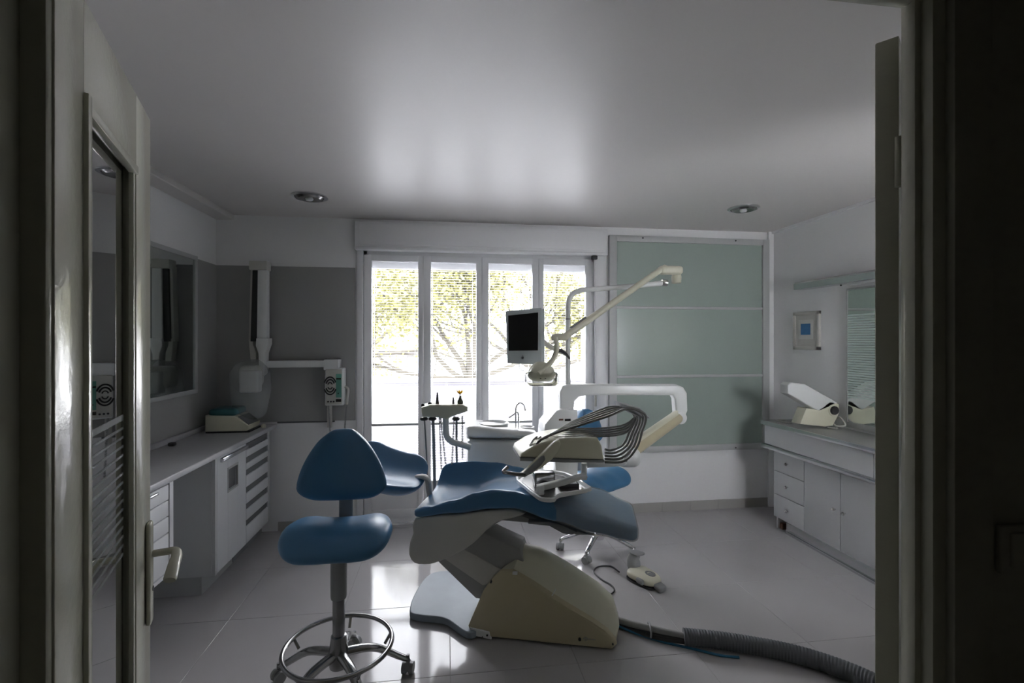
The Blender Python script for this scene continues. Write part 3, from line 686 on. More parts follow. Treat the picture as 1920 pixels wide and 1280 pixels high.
# picture
y0, y1 = atX(1540, 600, XR).y, atX(1491, 600, XR).y; z0, z1 = 1.515, 1.845
t = thing('framed_picture', 'small pale framed picture with blue square on the right wall', 'picture', (XR, (y0+y1)/2, z0))
ym, zm = (y0+y1)/2, (z0+z1)/2
b = nb(); bx(b, (XR-.025, y0, z0), (XR-.001, y0+.03, z1), .003); bx(b, (XR-.025, y1-.03, z0), (XR-.001, y1, z1), .003); bx(b, (XR-.025, y0, z0), (XR-.001, y1, z0+.03), .003); bx(b, (XR-.025, y0, z1-.03), (XR-.001, y1, z1), .003)
obj('frame', b, 'pictan', t)
obj('mount', bx(nb(), (XR-.018, y0+.028, z0+.028), (XR-.002, y1-.028, z1-.028)), 'pictan', t, smooth=False)
obj('inner_mount', bx(nb(), (XR-.0205, ym-.085, zm-.075), (XR-.0182, ym+.085, zm+.095)), 'pictan2', t, smooth=False)
obj('blue_print', bx(nb(), (XR-.0225, ym-.055, zm-.035), (XR-.0207, ym+.055, zm+.06)), 'picblue', t, smooth=False)

# sealing device on the right worktop
t = thing('film_sealer', 'white bench device with raised lid and big black knob on right worktop', 'appliance', (2.95, 3.6, .905))
y0 = 3.50
ps = lambda pl, X: [atX(x, y, X) for x, y in pl]
Yd = 3.42
pq = lambda pl: [atY(x, y, Yd) for x, y in pl]
obj('base', prism(nb(), [Vector((max(2.715, min(3.08, v.x)), v.y, max(.9055, v.z))) for v in pq([(1500, 795), (1548, 800), (1562, 798), (1580, 775), (1574, 757), (1556, 752), (1535, 768), (1512, 765)])], (0, .10, 0), .006), 'cream', t)
k_ = pq([(1563, 769)])[0]
obj('lid', prism(nb(), [Vector((min(3.09, v.x), v.y, v.z)) for v in pq([(1478, 722), (1484, 717), (1510, 720), (1572, 755), (1560, 762), (1536, 772), (1490, 745), (1478, 738)])], (0, .10, 0), .010, 3), 'white', t)
obj('knob', lathe(nb(), [(.0001, -.020), (.030, -.020), (.034, -.014), (.034, 0)], k_, 'Y', 24), 'dark', t)
obj('knob_boss', lathe(nb(), [(.044, -.004), (.048, 0), (.048, .03)], k_, 'Y', 24), 'cream', t)
b = nb(); q = atZ(1478, 790, .908)
tube(b, crv([(2.83, 3.62, .913), (2.79, 3.70, .912), (2.80, 3.77, .912), (2.88, 3.78, .912)], 6), .006, 8)
tube(b, crv([(3.05, 3.44, .93), (3.02, 3.38, .925), (3.05, 3.33, .94), (3.07, 3.40, .99), (3.07, 3.46, .96)], 6), .006, 8)
tube(b, crv([(3.05, 3.47, .95), (3.01, 3.36, .912), (2.98, 3.42, .912)], 6), .006, 8)
obj('power_cord', b, 'shell', t)

# ================================================================== STOOLS
def stool_seat(bm, w, d, z, dip=.03):
    def f(x, y, q):
        nx = x/w; ny = y/d
        tap = 1-.13*max(0, ny)          # a bit narrower to the back
        bulge = 1+.03*math.cos(ny*PI)
        top = .5+.5*q/.05
        zz = q+ (abs(nx)**2.2)*dip*(.4+.6*top)+ .012*top*math.cos(ny*2.2)+ (.016*math.exp(-(nx/.25)**2)*top*(ny < 0)*abs(ny))
        zz += -.02*max(0, -ny)**2
        return (x*tap*bulge, y, z+zz)
    return rbox(bm, (w, d, .05), (w*.45, d*.55, .046), f, (12, 10, 2), 6)
def back_pad(bm, w, h, th, c, tri=.62, curve=.05, facing=-1):
    c = Vector(c)
    def f(x, y, z):
        nz = (z/h+1)/2
        s = 1.02-.70*max(0, nz)**2.1
        if nz < .25: s *= 1-.10*((.25-nz)/.25)**2
        X = x*s
        return (c.x+X, c.y+y+facing*curve*(x/w)**2*1.0, c.z+z-.012*(x/w)**2*(1-nz)*-2)
    return rbox(bm, (w, th, h), (w*.42, th*.95, h*.35), f, (10, 2, 10), 6)
def caster(b, bw, p, ang):
    # housing in b, wheels in bw
    d = Vector((math.cos(ang), math.sin(ang), 0)); s = Vector((-d.y, d.x, 0))
    def ring(off, r, wdt, bmm):
        c = p+s*off; n = 16; A = [bmm.verts.new(c-s*wdt+d*r*math.cos(2*PI*k/n)+Vector((0, 0, r*math.sin(2*PI*k/n)))) for k in range(n)]
        B = [bmm.verts.new(v.co+s*2*wdt) for v in A]
        for k in range(n): bmm.faces.new((A[k], A[(k+1) % n], B[(k+1) % n], B[k]))
        bmm.faces.new(A[::-1]); bmm.faces.new(B)
    ring(.017, .027, .010, bw); ring(-.017, .027, .010, bw)
    ring(0, .019, .0065, b)
    pts = [p+d*(.028*math.cos(a))+Vector((0, 0, .031*math.sin(a))) for a in [PI*i/6 for i in range(7)]]
    tube(b, pts, .0085, 6)
    tube(b, [p+Vector((0, 0, .025)), p+Vector((0, 0, .062))], .008, 8)
def make_stool(label, cx, cy, seatz, backdir, legs, ringz, cyl, seat_w=.245, seat_d=.19, ringr=.235, R=.30, back=None, tone='chromed', hub_z=.13):
    t = thing('rolling_stool', label, 'stool', (cx, cy, 0), 0, 'blue rolling stools')
    bs = stool_seat(nb(), seat_w, seat_d, seatz); bs.transform(Matrix.Translation((cx, cy, 0)) @ Matrix.Rotation(backdir, 4, 'Z'))
    obj('seat', bs, 'blue', t)
    # backrest
    bw_, bh_, bz_, boff = back
    bb = back_pad(nb(), bw_, bh_, .045, (0, boff, bz_)); bb.transform(Matrix.Translation((cx, cy, 0)) @ Matrix.Rotation(backdir, 4, 'Z'))
    obj('backrest', bb, 'blue', t)
    bp = nb(); bx(bp, (-.033, boff+.03, seatz-.06), (.033, boff+.055, bz_-bh_*.3), .01, 3); bx(bp, (-.033, .02, seatz-.075), (.033, boff+.055, seatz-.052), .008, 2)
    bp.transform(Matrix.Translation((cx, cy, 0)) @ Matrix.Rotation(backdir, 4, 'Z'))
    obj('back_post', bp, 'grey', t)
    obj('seat_plate', rbox(nb(), (.09, .09, .012), .008, lambda x, y, z: (cx+x, cy+y, seatz-.06+z), (2, 2, 1), 2), 'grey', t)
    lv = nb(); tube(lv, [(cx-.05, cy, seatz-.064), (cx-.17, cy-.05, seatz-.066), (cx-.19, cy-.06, seatz-.07)], .006, 8); obj('lever', lv, 'grey', t)
    obj('column_sleeve', lathe(nb(), [(.034, cyl), (.036, cyl+.01), (.036, seatz-.06)], (cx, cy, 0)), 'grey', t)
    obj('gas_column', lathe(nb(), [(.027, hub_z), (.027, cyl+.005)], (cx, cy, 0)), tone, t)
    obj('hub', lathe(nb(), [(.02, hub_z-.055), (.040, hub_z-.05), (.046, hub_z), (.038, hub_z+.05), (.034, hub_z+.09), (.027, hub_z+.095)], (cx, cy, 0)), tone, t)
    b = nb(); n = 64
    tube(b, [(cx+ringr*math.cos(2*PI*k/n), cy+ringr*math.sin(2*PI*k/n), ringz) for k in range(n)], .0105, 10, closed=True)
    obj('foot_ring', b, tone, t)
    for a in legs:
        a = math.radians(a); d = Vector((math.cos(a), math.sin(a), 0)); c0 = Vector((cx, cy, 0))
        pts = crv([c0+d*.03+Vector((0, 0, hub_z+.01)), c0+d*R*.5+Vector((0, 0, hub_z-.005)), c0+d*R*.9+Vector((0, 0, .088)), c0+d*R+Vector((0, 0, .070))], 5)
        lg = obj('leg', tube(nb(), pts, .026, 10, rf=lambda q: 1.0-.42*q, flat=.75), tone, t)
        b, bw2 = nb(), nb(); caster(b, bw2, c0+d*(R+.004)+Vector((0, 0, .0275)), a+1.1)
        obj('caster_fork', b, 'grey', lg); obj('caster_wheel', bw2, 'grey', lg)
        rs = nb(); tube(rs, [c0+d*(ringr-.004)+Vector((0, 0, ringz-.004)), c0+d*(ringr-.03)+Vector((0, 0, hub_z-.0+.0))], .007, 6); obj('ring_strut', rs, tone, lg)
    return t
make_stool('blue rolling stool with triangular backrest and foot ring in the foreground', -.487, 2.266, .705, 0, (88, 160, 232, 304, 16), .215, .43, .232, .185, .235, .31, back=(.205, .17, 1.005, .12), hub_z=.17)
make_stool('blue rolling stool standing behind the dental chair', 1.16, 3.58, .53, math.radians(35), (180, 236, 310, 22, 100), .17, .33, .23, .19, .19, .30, back=(.19, .15, .90, .16), tone='chrome', hub_z=.12)

# ================================================================== DENTAL CHAIR
O = Vector((.49, 2.48, 0)); AN = math.atan2(-.22, .72)
ce, cn = Vector((math.cos(AN), math.sin(AN), 0)), Vector((-math.sin(AN), math.cos(AN), 0))
ch = thing('dental_chair', 'blue reclined dental chair on angled lift arm and cream base', 'dental chair', O, AN)
def Lp(px, py, yl):
    """photo pixel -> chair coordinates (along, yl, height) on the chair's vertical plane yl"""
    d = ray(px, py); Op = O+cn*yl; k = Op.dot(cn)/(d.x*cn.x+d.y*cn.y)
    P = Vector((d.x*k, d.y*k, 0)); return Vector(((P-O).dot(ce), yl, EYE+d.z*k))
def lobj(n, b, m, par=None, **k): return obj(n, b, m, par or ch, world=False, **k)
def lprism(pl, y0, y1, bev=.01, seg=3, n=0):
    P = [Lp(x, y, y0) for x, y in pl]
    if n: P = crv(P, n, True)
    return prism(nb(), P, (0, y1-y0, 0), bev, seg)
def interp(tab, x):
    if x <= tab[0][0]: return tab[0][1]
    for (a, b_), (c, d) in zip(tab, tab[1:]):
        if x <= c:
            t = (x-a)/(c-a); t = t*t*(3-2*t); return b_+(d-b_)*t
    return tab[-1][1]
# main cushion (backrest + seat + leg rest)
yn, yf = -.12, .38
nt_ = [Lp(x, y, yn) for x, y in ((773, 958), (800, 950), (850, 935), (890, 920), (925, 914), (960, 918), (1000, 930), (1050, 947), (1120, 968), (1198, 992))]
nbm = [Lp(x, y, yn) for x, y in ((776, 972), (850, 965), (925, 957), (960, 956), (1040, 980), (1120, 1003), (1170, 1017), (1198, 1022))]
NT = [(p.x, p.z) for p in nt_]; NB_ = [(p.x, p.z) for p in nbm]
s0, s1 = NT[0][0], NT[-1][0]; SL = (s1-s0)/2; SM = (s0+s1)/2
ft_ = [Lp(x, y, yf) for x, y in ((822, 872), (832, 860), (850, 855), (890, 853), (930, 857), (970, 868), (1005, 882), (1060, 898), (1120, 915), (1185, 945))]
FT_ = [(p.x, p.z) for p in ft_]
CT = [(s0, .715), (s0+.25, .725), (s0+.42, .775), (s0+.58, .785), (s0+.75, .785), (s1, .685)]
hw = (yf-yn)/2; ym_ = (yf+yn)/2
def cush(x, y, z):
    s = x+SM; w_ = y/hw
    zb = interp(NB_, s); zt = interp(CT, s); zn = interp(NT, s); zf = interp(FT_, s)
    k = abs(w_)**1.8
    top = zt+(zn-zt)*k if w_ < 0 else zt+(zf-zt)*abs(w_)**3.6
    h_ = (z/.06+1)/2
    endf = min(1, (SL-abs(x))/.05)
    wid = 1.0
    if s > s1-.25: wid = 1-.10*((s-(s1-.25))/.25)**2
    if s < s0+.20: wid = 1-.02*((s0+.20-s)/.20)**2
    skew = 0
    return (s, ym_+y*wid, zb+(top-zb)*h_)
lobj('cushion', rbox(nb(), (SL, hw, .06), (.04, .035, .035), cush, (34, 18, 3), 6), 'blue')
# clear cover on leg rest
def cov(x, y, z):
    s = s1-.21+x; w_ = y/hw
    zb = interp(NB_, s); zt = interp(CT, s); zn = interp(NT, s); zf = interp(FT_, s); k = abs(w_)**1.8
    top = zt+(zn-zt)*k if w_ < 0 else zt+(zf-zt)*abs(w_)**3.6
    h_ = (z/.06+1)/2; wid = 1.012
    if s > s1-.25: wid = 1.012-.10*((s-(s1-.25))/.25)**2
    wr = .0035*math.sin(60*x+25*y)*math.exp(-((x+.2)/.12)**2)
    return (s, ym_+y*wid, (zb-.006)+(top+.013+wr*2-zb)*h_)
lobj('clear_cover', rbox(nb(), (.215, hw, .06), (.04, .035, .035), cov, (22, 18, 3), 5), 'plastic')
# headrest: saddle pad
hc_ = Lp(735, 880, .0); hx, hy, hz_ = hc_.x, ym_-.06, 0
c_ = Lp(720, 886, hy)
def headf(x, y, z):
    nx, ny = x/.235, y/.19
    zz = z*1.0+.07*abs(ny)**2.2-.03+.05*abs(nx)**2.4
    p = Vector((x*(1-.16*ny*ny), y, zz)); p = Matrix.Rotation(math.radians(17), 3, 'Y') @ p
    p = Matrix.Rotation(math.radians(14), 3, 'X') @ p
    return (c_.x+p.x, c_.y+p.y, c_.z+p.z)
lobj('headrest', rbox(nb(), (.235, .19, .042), (.12, .09, .038), headf, (12, 10, 2), 6), 'blue')
ja = Lp(800, 896, ym_-.02); jb = Vector((s0+.0, ym_+.03, .70))
b = nb(); tube(b, crv([ja+Vector((-.08, 0, .0)), ja, jb, jb+Vector((.05, 0, -.02))], 5), .030, 12, flat=.5)
lobj('headrest_arm', b, 'shell')
# under shell of backrest
lobj('back_shell', lprism([(778, 972), (850, 966), (925, 957), (960, 956), (985, 963), (960, 972), (935, 978), (912, 994), (895, 1012), (872, 1030), (845, 1044), (815, 1056), (795, 1059), (776, 1056), (766, 1040), (768, 1016), (774, 1000)], yn+.025, yf-.03, .02, 4, 2), 'shell')
# seat carrier
lobj('seat_carrier', lprism([(925, 961), (955, 957), (1035, 981), (1115, 1004), (1080, 1003), (1060, 995), (1030, 985), (985, 980), (940, 976), (912, 995), (905, 990)], .02, .26, .01), 'armgrey')
lobj('foot_linkage', lprism([(990, 978), (1030, 978), (1055, 985), (1082, 998), (1072, 1003), (1055, 1000), (1030, 986), (990, 982)], -.02, .05, .004), 'grey')
# lift arm
lobj('lift_arm', lprism([(818, 1050), (865, 1030), (905, 998), (975, 1030), (985, 1060), (925, 1125), (892, 1122)], .04, .22, .008), 'armgrey')
lobj('lift_arm_cover', lprism([(832, 1047), (870, 1030), (945, 1070), (935, 1090), (905, 1098)], .035, .05, .006), 'shell')
# base cover: near face, sloping upper shell and ridge, mirrored on the far side
low = [(1157, 1207), (1147, 1221), (1122, 1225), (1000, 1213), (920, 1201), (884, 1191), (878, 1173), (905, 1110), (924, 1084)]
crease = [(938, 1069), (962, 1071), (998, 1093), (1032, 1116), (1070, 1140), (1108, 1162), (1138, 1182), (1153, 1197)]
ridge = [(958, 1052), (976, 1025), (1010, 1030), (1046, 1049), (1082, 1071), (1122, 1099), (1149, 1126), (1160, 1165)]
W = .27; RY = .105
near = [Lp(x, y, 0) for x, y in crease+low]
rid = [Lp(x, y, .125) for x, y in ridge]+[Lp(x, y, 0) for x, y in low]
for p in near+rid: p.z = max(.012, p.z)
nl = len(crease); NN = len(near)
def mixring(t, y, bulge=0.):
    out = []
    for i in range(NN):
        a, c = near[i], rid[i]
        if i < nl: q = a.lerp(c, t); q.z += bulge; q.x += bulge*.5
        else: q = a.copy()
        q.y = y; out.append(q)
    return out
cen_ = sum(near, Vector())/NN
inset = [Vector((cen_.x+(p.x-cen_.x)*.96, -.003, cen_.z+(p.z-cen_.z)*.955)) for p in near]
rings_ = [inset, mixring(0, .003), mixring(.08, .012, .002), mixring(.5, .045, .014), mixring(.85, .080, .010), mixring(1, RY+.01, .002)]
def mir(rg): return [Vector((p.x, W-p.y, p.z)) for p in rg]
allr = rings_+[mir(rg) for rg in rings_[::-1]]
def cover_mesh(kind):
    b = nb(); V_ = [[b.verts.new(p) for p in rg] for rg in allr]
    for j in range(len(allr)-1):
        top_ = 2 <= j <= len(allr)-4
        for i in range(NN):
            isup = top_ and i < nl-1
            if isup != (kind == 'top'): continue
            b.faces.new((V_[j][i], V_[j][(i+1) % NN], V_[j+1][(i+1) % NN], V_[j+1][i]))
    if kind != 'top':
        b.faces.new(V_[0]); b.faces.new(V_[-1][::-1])
    for v in [v for v in b.verts if not v.link_faces]: b.verts.remove(v)
    return b
lobj('base_cover', cover_mesh('body'), 'aged'); lobj('top_shell', cover_mesh('top'), 'cream')  # upper shell takes the lighter cream to paint in light from above
sm = []
for t_, (x, y) in ((1, (1060, 1059)), (.8, (1057, 1070)), (.5, (1050, 1088)), (.2, (1040, 1108)), (0, (1035, 1117))):
    q = Lp(x, y, (RY+.01)*t_); q.z += .004; q.y -= .006; sm.append(q)
lobj('shell_seam', tube(nb(), crv(sm, 4), .0025, 6), 'white')
g0 = Lp(1060, 1056, .0); 
lobj('cover_dark_gap', lprism([(966, 1027), (977, 1024), (975, 1032), (960, 1052), (955, 1053)], .09, .20, .003), 'dark')
# corner plate, dots and logo print
lobj('corner_plate', lprism([(881, 1176), (917, 1184), (921, 1199), (884, 1190)], -.008, .01, .001, 1), 'white')
for x, y, r in ((914, 1189, .005), (905, 1192, .0025), (1087, 1197, .0075), (1149, 1206, .004), (921, 1090, .005)):
    q = Lp(x, y, -.002); lobj('screw', lathe(nb(), [(.0001, -.010), (r, -.010), (r, .012)], (q.x, q.y, q.z), 'Y', 12), 'dark')
b = nb(); q = Lp(1098, 1197, -.004)
tube(b, [(q.x+.009*math.cos(a), q.y, q.z+.009*math.sin(a)) for a in [2*PI*i/14 for i in range(14)]], .0014, 4, closed=True)
bx(b, (q.x-.016, q.y-.001, q.z-.001), (q.x+.02, q.y+.001, q.z+.001)); bx(b, (q.x-.001, q.y-.001, q.z-.012), (q.x+.001, q.y+.001, q.z+.012))
for i in range(5): bx(b, (q.x+.018+i*.007, q.y-.001, q.z-.003), (q.x+.022+i*.007, q.y+.001, q.z+.002))
lobj('emblem', b, 'armgrey')
q = Lp(966, 1073, .0); lobj('white_sticker', bx(nb(), (q.x-.014, -.006, q.z-.010), (q.x+.012, .008, q.z+.004), .001), 'white')
# base plate
bpp = [atZ(x, y, .0) for x, y in ((769, 1150), (775, 1165), (830, 1172), (850, 1183), (868, 1196), (886, 1200), (910, 1185), (980, 1140), (880, 1092), (850, 1082), (815, 1084), (795, 1098), (778, 1125))]
BPc = crv(bpp, 3, True)
lobj('base_plate', prism(nb(), [WM[ch].inverted() @ Vector((v.x, v.y, .004)) for v in BPc], (0, 0, .04), .008, 3), 'plate')

# ================================================================== WATER UNIT (spittoon) with pole, arms
UY = 3.22
un = thing('treatment_unit', 'white water unit behind the chair carrying pole, arms and instrument tray', 'dental unit', (.4, UY, .5))
def uprism(n, pl, y0, y1, m, bev=.01, seg=3, sm=0, par=None):
    P_ = [atY(x, y, y0) for x, y in pl]
    if sm: P_ = crv(P_, sm, True)
    return obj(n, prism(nb(), P_, (0, y1-y0, 0), bev, seg), m, par or un)
a = atY(877, 870, UY-.13); c = atY(1008, 822, UY-.13)
za, zc = .55, c.z
uxc, uxh = (a.x+c.x)/2, (c.x-a.x)/2
obj('body', rbox(nb(), (uxh, .15, (zc-za)/2), (.05, .06, .035), lambda x, y, z: (uxc+x, UY+.02+y-.05*(x/uxh), (za+zc)/2+z), (4, 4, 4), 5), 'white', un)
zt_ = atY(940, 795, UY-.1).z
obj('top_cover', rbox(nb(), (uxh+.006, .156, .036), (.055, .06, .030), lambda x, y, z: (uxc+x, UY+.02+y-.05*(x/uxh), zc+.034+z+(-.02*(x/uxh) if z > 0 else 0)), (4, 4, 1), 5), 'white', un)
obj('seam', rbox(nb(), (uxh+.002, .152, .003), (.05, .06, .002), lambda x, y, z: (uxc+x, UY+.02+y-.05*(x/uxh), zc-.001+z), (4, 4, 1), 5), 'grey', un)
q = atY(925, 792, UY+.02)
obj('bowl', lathe(nb(), [(.03, -.055), (.07, -.045), (.10, -.012), (.108, .004), (.104, .010), (.095, .002), (.06, -.03), (.02, -.04)], (q.x, UY+.03, zc+.075), 'Z', 36, 1, .95), 'white', un)
q = atY(988, 800, UY-.02)
obj('cup_rest', lathe(nb(), [(.05, -.02), (.05, .002), (.044, .004), (.040, -.004), (.01, -.006)], (q.x, UY-.02, zc+.058), 'Z', 28), 'white', un)
# taps
tq = atY(970, 795, UY); b = nb()
def tp_(x, y): return atY(x, y, UY)
tube(b, crv([tp_(967, 800), tp_(967, 770), tp_(969, 760), tp_(975, 755), tp_(982, 759), tp_(985, 770)], 6), .0055, 10)
tube(b, crv([tp_(972, 800), tp_(972, 778), tp_(969, 773), tp_(962, 778), tp_(954, 783)], 5), .005, 8)
obj('tap', b, 'chrome', un)
# tower
uprism('tower', [(1018, 855), (1020, 812), (1022, 796), (1044, 770), (1050, 768), (1083, 768), (1085, 860), (1040, 860)], UY-.10, UY+.12, 'white', .008)
uprism('tower_lower', [(1040, 850), (1085, 850), (1082, 915), (1045, 915)], UY-.07, UY+.12, 'white', .006)
q0_, q1_ = atY(1059, 785, UY-.102), atY(1070, 789, UY-.102)
obj('display_slot', bx(nb(), (q0_.x, UY-.104, q1_.z), (q1_.x, UY-.098, q0_.z), .001, 1), 'black', un)
q0_, q1_ = atY(1048, 785, UY-.102), atY(1056, 788, UY-.102)
obj('red_mark', bx(nb(), (q0_.x, UY-.104, q1_.z), (q1_.x, UY-.098, q0_.z)), 'brown', un)
# connection to chair frame
b = nb(); bx(b, (.50, 2.60, .60), (.66, UY+.05, .69), .02, 3); obj('support_arm', b, 'shell', un)
# vertical pole, top arm
def TP(x, y, Y=UY): return atY(x, y, Y)
pr = .0175
b = tube(nb(), crv([TP(1065, 770), TP(1065, 720), TP(1065, 600), TP(1065, 578), TP(1067, 562), TP(1075, 550), TP(1090, 544), TP(1110, 542), TP(1180, 537), TP(1246, 530)], 5), pr, 14)
obj('pole', b, 'white', un)
obj('pole_ring', lathe(nb(), [(pr+.001, 0), (pr+.002, .004), (pr+.001, .008)], TP(1065, 599)), 'grey', un)
# beam with rounded end
b = nb(); BP = [(1051, 768), (1050, 735), (1056, 723), (1068, 720), (1270, 721), (1282, 726), (1289, 737), (1290, 770), (1285, 782), (1268, 777), (1266, 748), (1262, 741), (1100, 741), (1086, 744), (1078, 752), (1076, 768)]
uprism('beam', BP, UY-.035, UY+.035, 'white', .014, 4)
# ---- delivery arm, nearer to viewer at its lower end
A0 = atY(1272, 782, UY-.03); A1 = atY(1180, 848, 2.66)
b = nb(); dd = (A1-A0)
tube(b, [A0, A0.lerp(A1, .5), A1], .040, 20, flat=1.0, rf=lambda q: 1.0)
arm = obj('parallel_arm', b, 'aged', un)
b = nb(); up_v = Vector((-.012, 0, .012)); tube(b, [A0+up_v, A1+up_v], .036, 20); obj('arm_top_cover', b, 'cream', un)
obj('arm_joint', lathe(nb(), [(.02, -.045), (.043, -.04), (.046, 0), (.043, .04), (.02, .045)], A0, 'Y', 24), 'white', un)
obj('arm_joint', rbox(nb(), (.07, .06, .055), .045, lambda x, y, z: (A1.x-.01+x, A1.y+y, A1.z-.025+z), (3, 3, 3), 4), 'white', un)
# swivel under the tray
HY0, HY1 = 2.36, 2.62
q = atY(1130, 872, 2.52)
b = rbox(nb(), (.115, .06, .022), .02, lambda x, y, z: (q.x+.02+x, 2.56+y, q.z+.012+z+.10*max(0, x)**1.5), (3, 3, 1), 4); obj('carrier_bracket', b, 'white', un)
# instrument head
hd = [(975, 857), (978, 850), (1000, 836), (1030, 826), (1060, 821), (1100, 820), (1122, 822), (1129, 836), (1133, 862), (1060, 860)]
head = uprism('instrument_head', hd, HY0, HY1, 'cream', .012, 4)
uprism('head_band', [(975, 858), (1060, 861), (1134, 863), (1134, 867), (1060, 867), (975, 864)], HY0-.002, HY1+.002, 'grey', .003, 2)
# handle paddle
HPY = HY0-.06
hdl = uprism('side_handle', [(1040, 828), (1049, 824), (1052, 832), (1047, 848), (1035, 862), (1018, 876), (1000, 886), (984, 894), (975, 890), (990, 878), (1010, 858)], HPY, HPY+.035, 'cream', .008, 3)
uprism('handle_grip', [(1022, 856), (1020, 853), (1014, 856), (985, 884), (968, 893), (984, 895), (1000, 886), (1016, 872), (1023, 862)], HPY-.004, HPY+.032, 'grey', .006, 3)
b = tube(nb(), crv([atY(985, 889, HPY), atY(970, 889, HPY), atY(952, 886, HPY), atY(944, 884, HPY-.01), atY(951, 876, HPY+.03)], 5), .0095, 10); obj('grip_bar', b, 'chromed', un)
# posts to the lower tray
q = atY(1095, 880, 2.50); b = nb()
tube(b, [atY(1095, 868, 2.50), atY(1095, 898, 2.50)], .016, 12); 
obj('tray_post', b, 'white', un)
b = prism(nb(), [atY(x, y, 2.34) for x, y in ((1008, 912), (1040, 905), (1100, 889), (1103, 895), (1060, 910), (1012, 922))], (0, .045, 0), .006, 3); obj('tray_arm', b, 'white', un)
tcn = atY(1013, 915, 2.34); obj('arm_pivot', lathe(nb(), [(.02, -.028), (.02, .01), (.012, .014)], tcn, 'Z', 18), 'white', un)
# lower tray (tub with rim)
q0_ = atY(1000, 935, 2.20)
tz = 0.84
TRP = [atZ(x, y, tz) for x, y in ((967, 893), (985, 912), (1005, 928), (1018, 934), (1040, 934), (1050, 926), (1104, 916), (1102, 908), (1060, 885), (1000, 880))]
TRP = [Vector((v.x, v.y, tz)) for v in TRP]
tc_ = sum(TRP, Vector())/len(TRP)
def tray():
    b = nb(); rings = []
    for s_, z_ in ((.93, tz-.022), (1.0, tz-.016), (1.0, tz), (.97, tz+.004), (.93, tz+.001), (.90, tz-.012), (.2, tz-.013)):
        rings.append([b.verts.new((tc_.x+(v.x-tc_.x)*s_, tc_.y+(v.y-tc_.y)*s_, z_)) for v in crv(TRP, 3, True)])
    n = len(rings[0])
    for A, B in zip(rings, rings[1:]):
        for k in range(n): b.faces.new((A[k], A[(k+1) % n], B[(k+1) % n], B[k]))
    b.faces.new(rings[0][::-1]); b.faces.new(rings[-1]); return b
obj('lower_tray', tray(), 'white', un)
obj('tray_mat', prism(nb(), [Vector((tc_.x+(v.x-tc_.x)*.82, tc_.y+(v.y-tc_.y)*.82, tz-.012)) for v in crv(TRP, 3, True)], (0, 0, .003)), 'tube', un)
# items on tray
q = Vector((tc_.x-.03, tc_.y+.03, tz-.0085))
mc = thing('mirror_box', 'small glossy steel box standing on the lower instrument tray', 'box', q)
obj('case', bx(nb(), (q.x-.055, q.y-.03, q.z), (q.x+.055, q.y+.03, q.z+.075), .006), 'chromed', mc)
obj('front_plate', bx(nb(), (q.x-.045, q.y-.033, q.z+.01), (q.x+.045, q.y-.029, q.z+.066), .001), 'chrome', mc)
b = tube(nb(), crv([(q.x-.03, q.y-.036, q.z+.02), (q.x, q.y-.038, q.z+.03), (q.x+.03, q.y-.036, q.z+.02)], 4), .004, 6); obj('latch', b, 'dark', mc)
q = Vector((tc_.x+.10, tc_.y-.0, tz-.0085))
nt2 = thing('striped_case', 'dark flat case with pale stripes at right end of the tray', 'case', q)
obj('body', bx(nb(), (q.x-.06, q.y-.03, q.z), (q.x+.045, q.y+.04, q.z+.022), .003), 'dark', nt2)
b = nb()
for i in range(4): bx(b, (q.x-.05, q.y-.024+i*.015, q.z+.021), (q.x+.035, q.y-.019+i*.015, q.z+.0235))
obj('stripes', b, 'white', nt2, smooth=False)
# hoses over the whip arms
hs_ = thing('instrument_hoses', 'bundle of grey hoses arching over the instrument head', 'hoses', atY(1150, 800, 2.5), 0)
def hp_(x, y, Y): return atY(x, y, Y)
for i in range(5):
    Y = 2.38+i*.045; k = i*4.6
    P_ = [(1002+k*1.5, 842-k*.5), (1012+k*1.5, 826-k*.5), (1040+k, 812-k*.7), (1090+k*.5, 796-k*.9), (1140, 780-k*.9), (1176-k*.3, 766-k*.1), (1199-k*.9, 770), (1211-k*1.1, 782+k*.2), (1203-k*1.3, 812), (1193-k*1.4, 840-k*.3), (1170-k*1.3, 864-k*1.1), (1134, 866-k*1.3)]
    obj('hose', tube(nb(), crv([hp_(x, y, Y) for x, y in P_], 7), .0064, 10), 'tube', hs_)
for i in range(5):
    Y = 2.40+i*.045; k = i*5.0
    P_ = [(1014+k, 836-k*.6), (1034+k*.5, 824-k*.6), (1070, 818-k*.7), (1120, 818-k*.75), (1160, 815-k*.8), (1178, 808-k*.8), (1188, 796-k*.6), (1193, 786-k*.2)]
    obj('hose', tube(nb(), crv([hp_(x, y, Y) for x, y in P_], 6), .0052, 8), 'tube', hs_)
Yh = 2.42
b = prism(nb(), [hp_(x, y, Yh) for x, y in ((1176, 760), (1200, 765), (1212, 776), (1220, 784), (1205, 784), (1194, 778), (1180, 772))], (0, .20, 0), .006, 2); obj('hose_bridge', b, 'grey', hs_)
b = nb(); bx(b, hp_(1188, 775, Yh+.08), hp_(1194, 785, Yh+.1)); 
b = tube(nb(), crv([hp_(1196, 778, Yh+.1), hp_(1194, 800, Yh+.1), hp_(1184, 835, Yh+.08), hp_(1172, 865, Yh+.08)], 5), .011, 8); obj('whip_arm', b, 'grey', hs_)
b = nb()
for i in range(3): tube(b, crv([hp_(994+i*7, 834, 2.40+.05*i), hp_(1000+i*7, 824, 2.42+.05*i), hp_(1008+i*7, 818, 2.42+.05*i)], 4), .008, 8)
obj('handpiece', b, 'chrome', hs_)

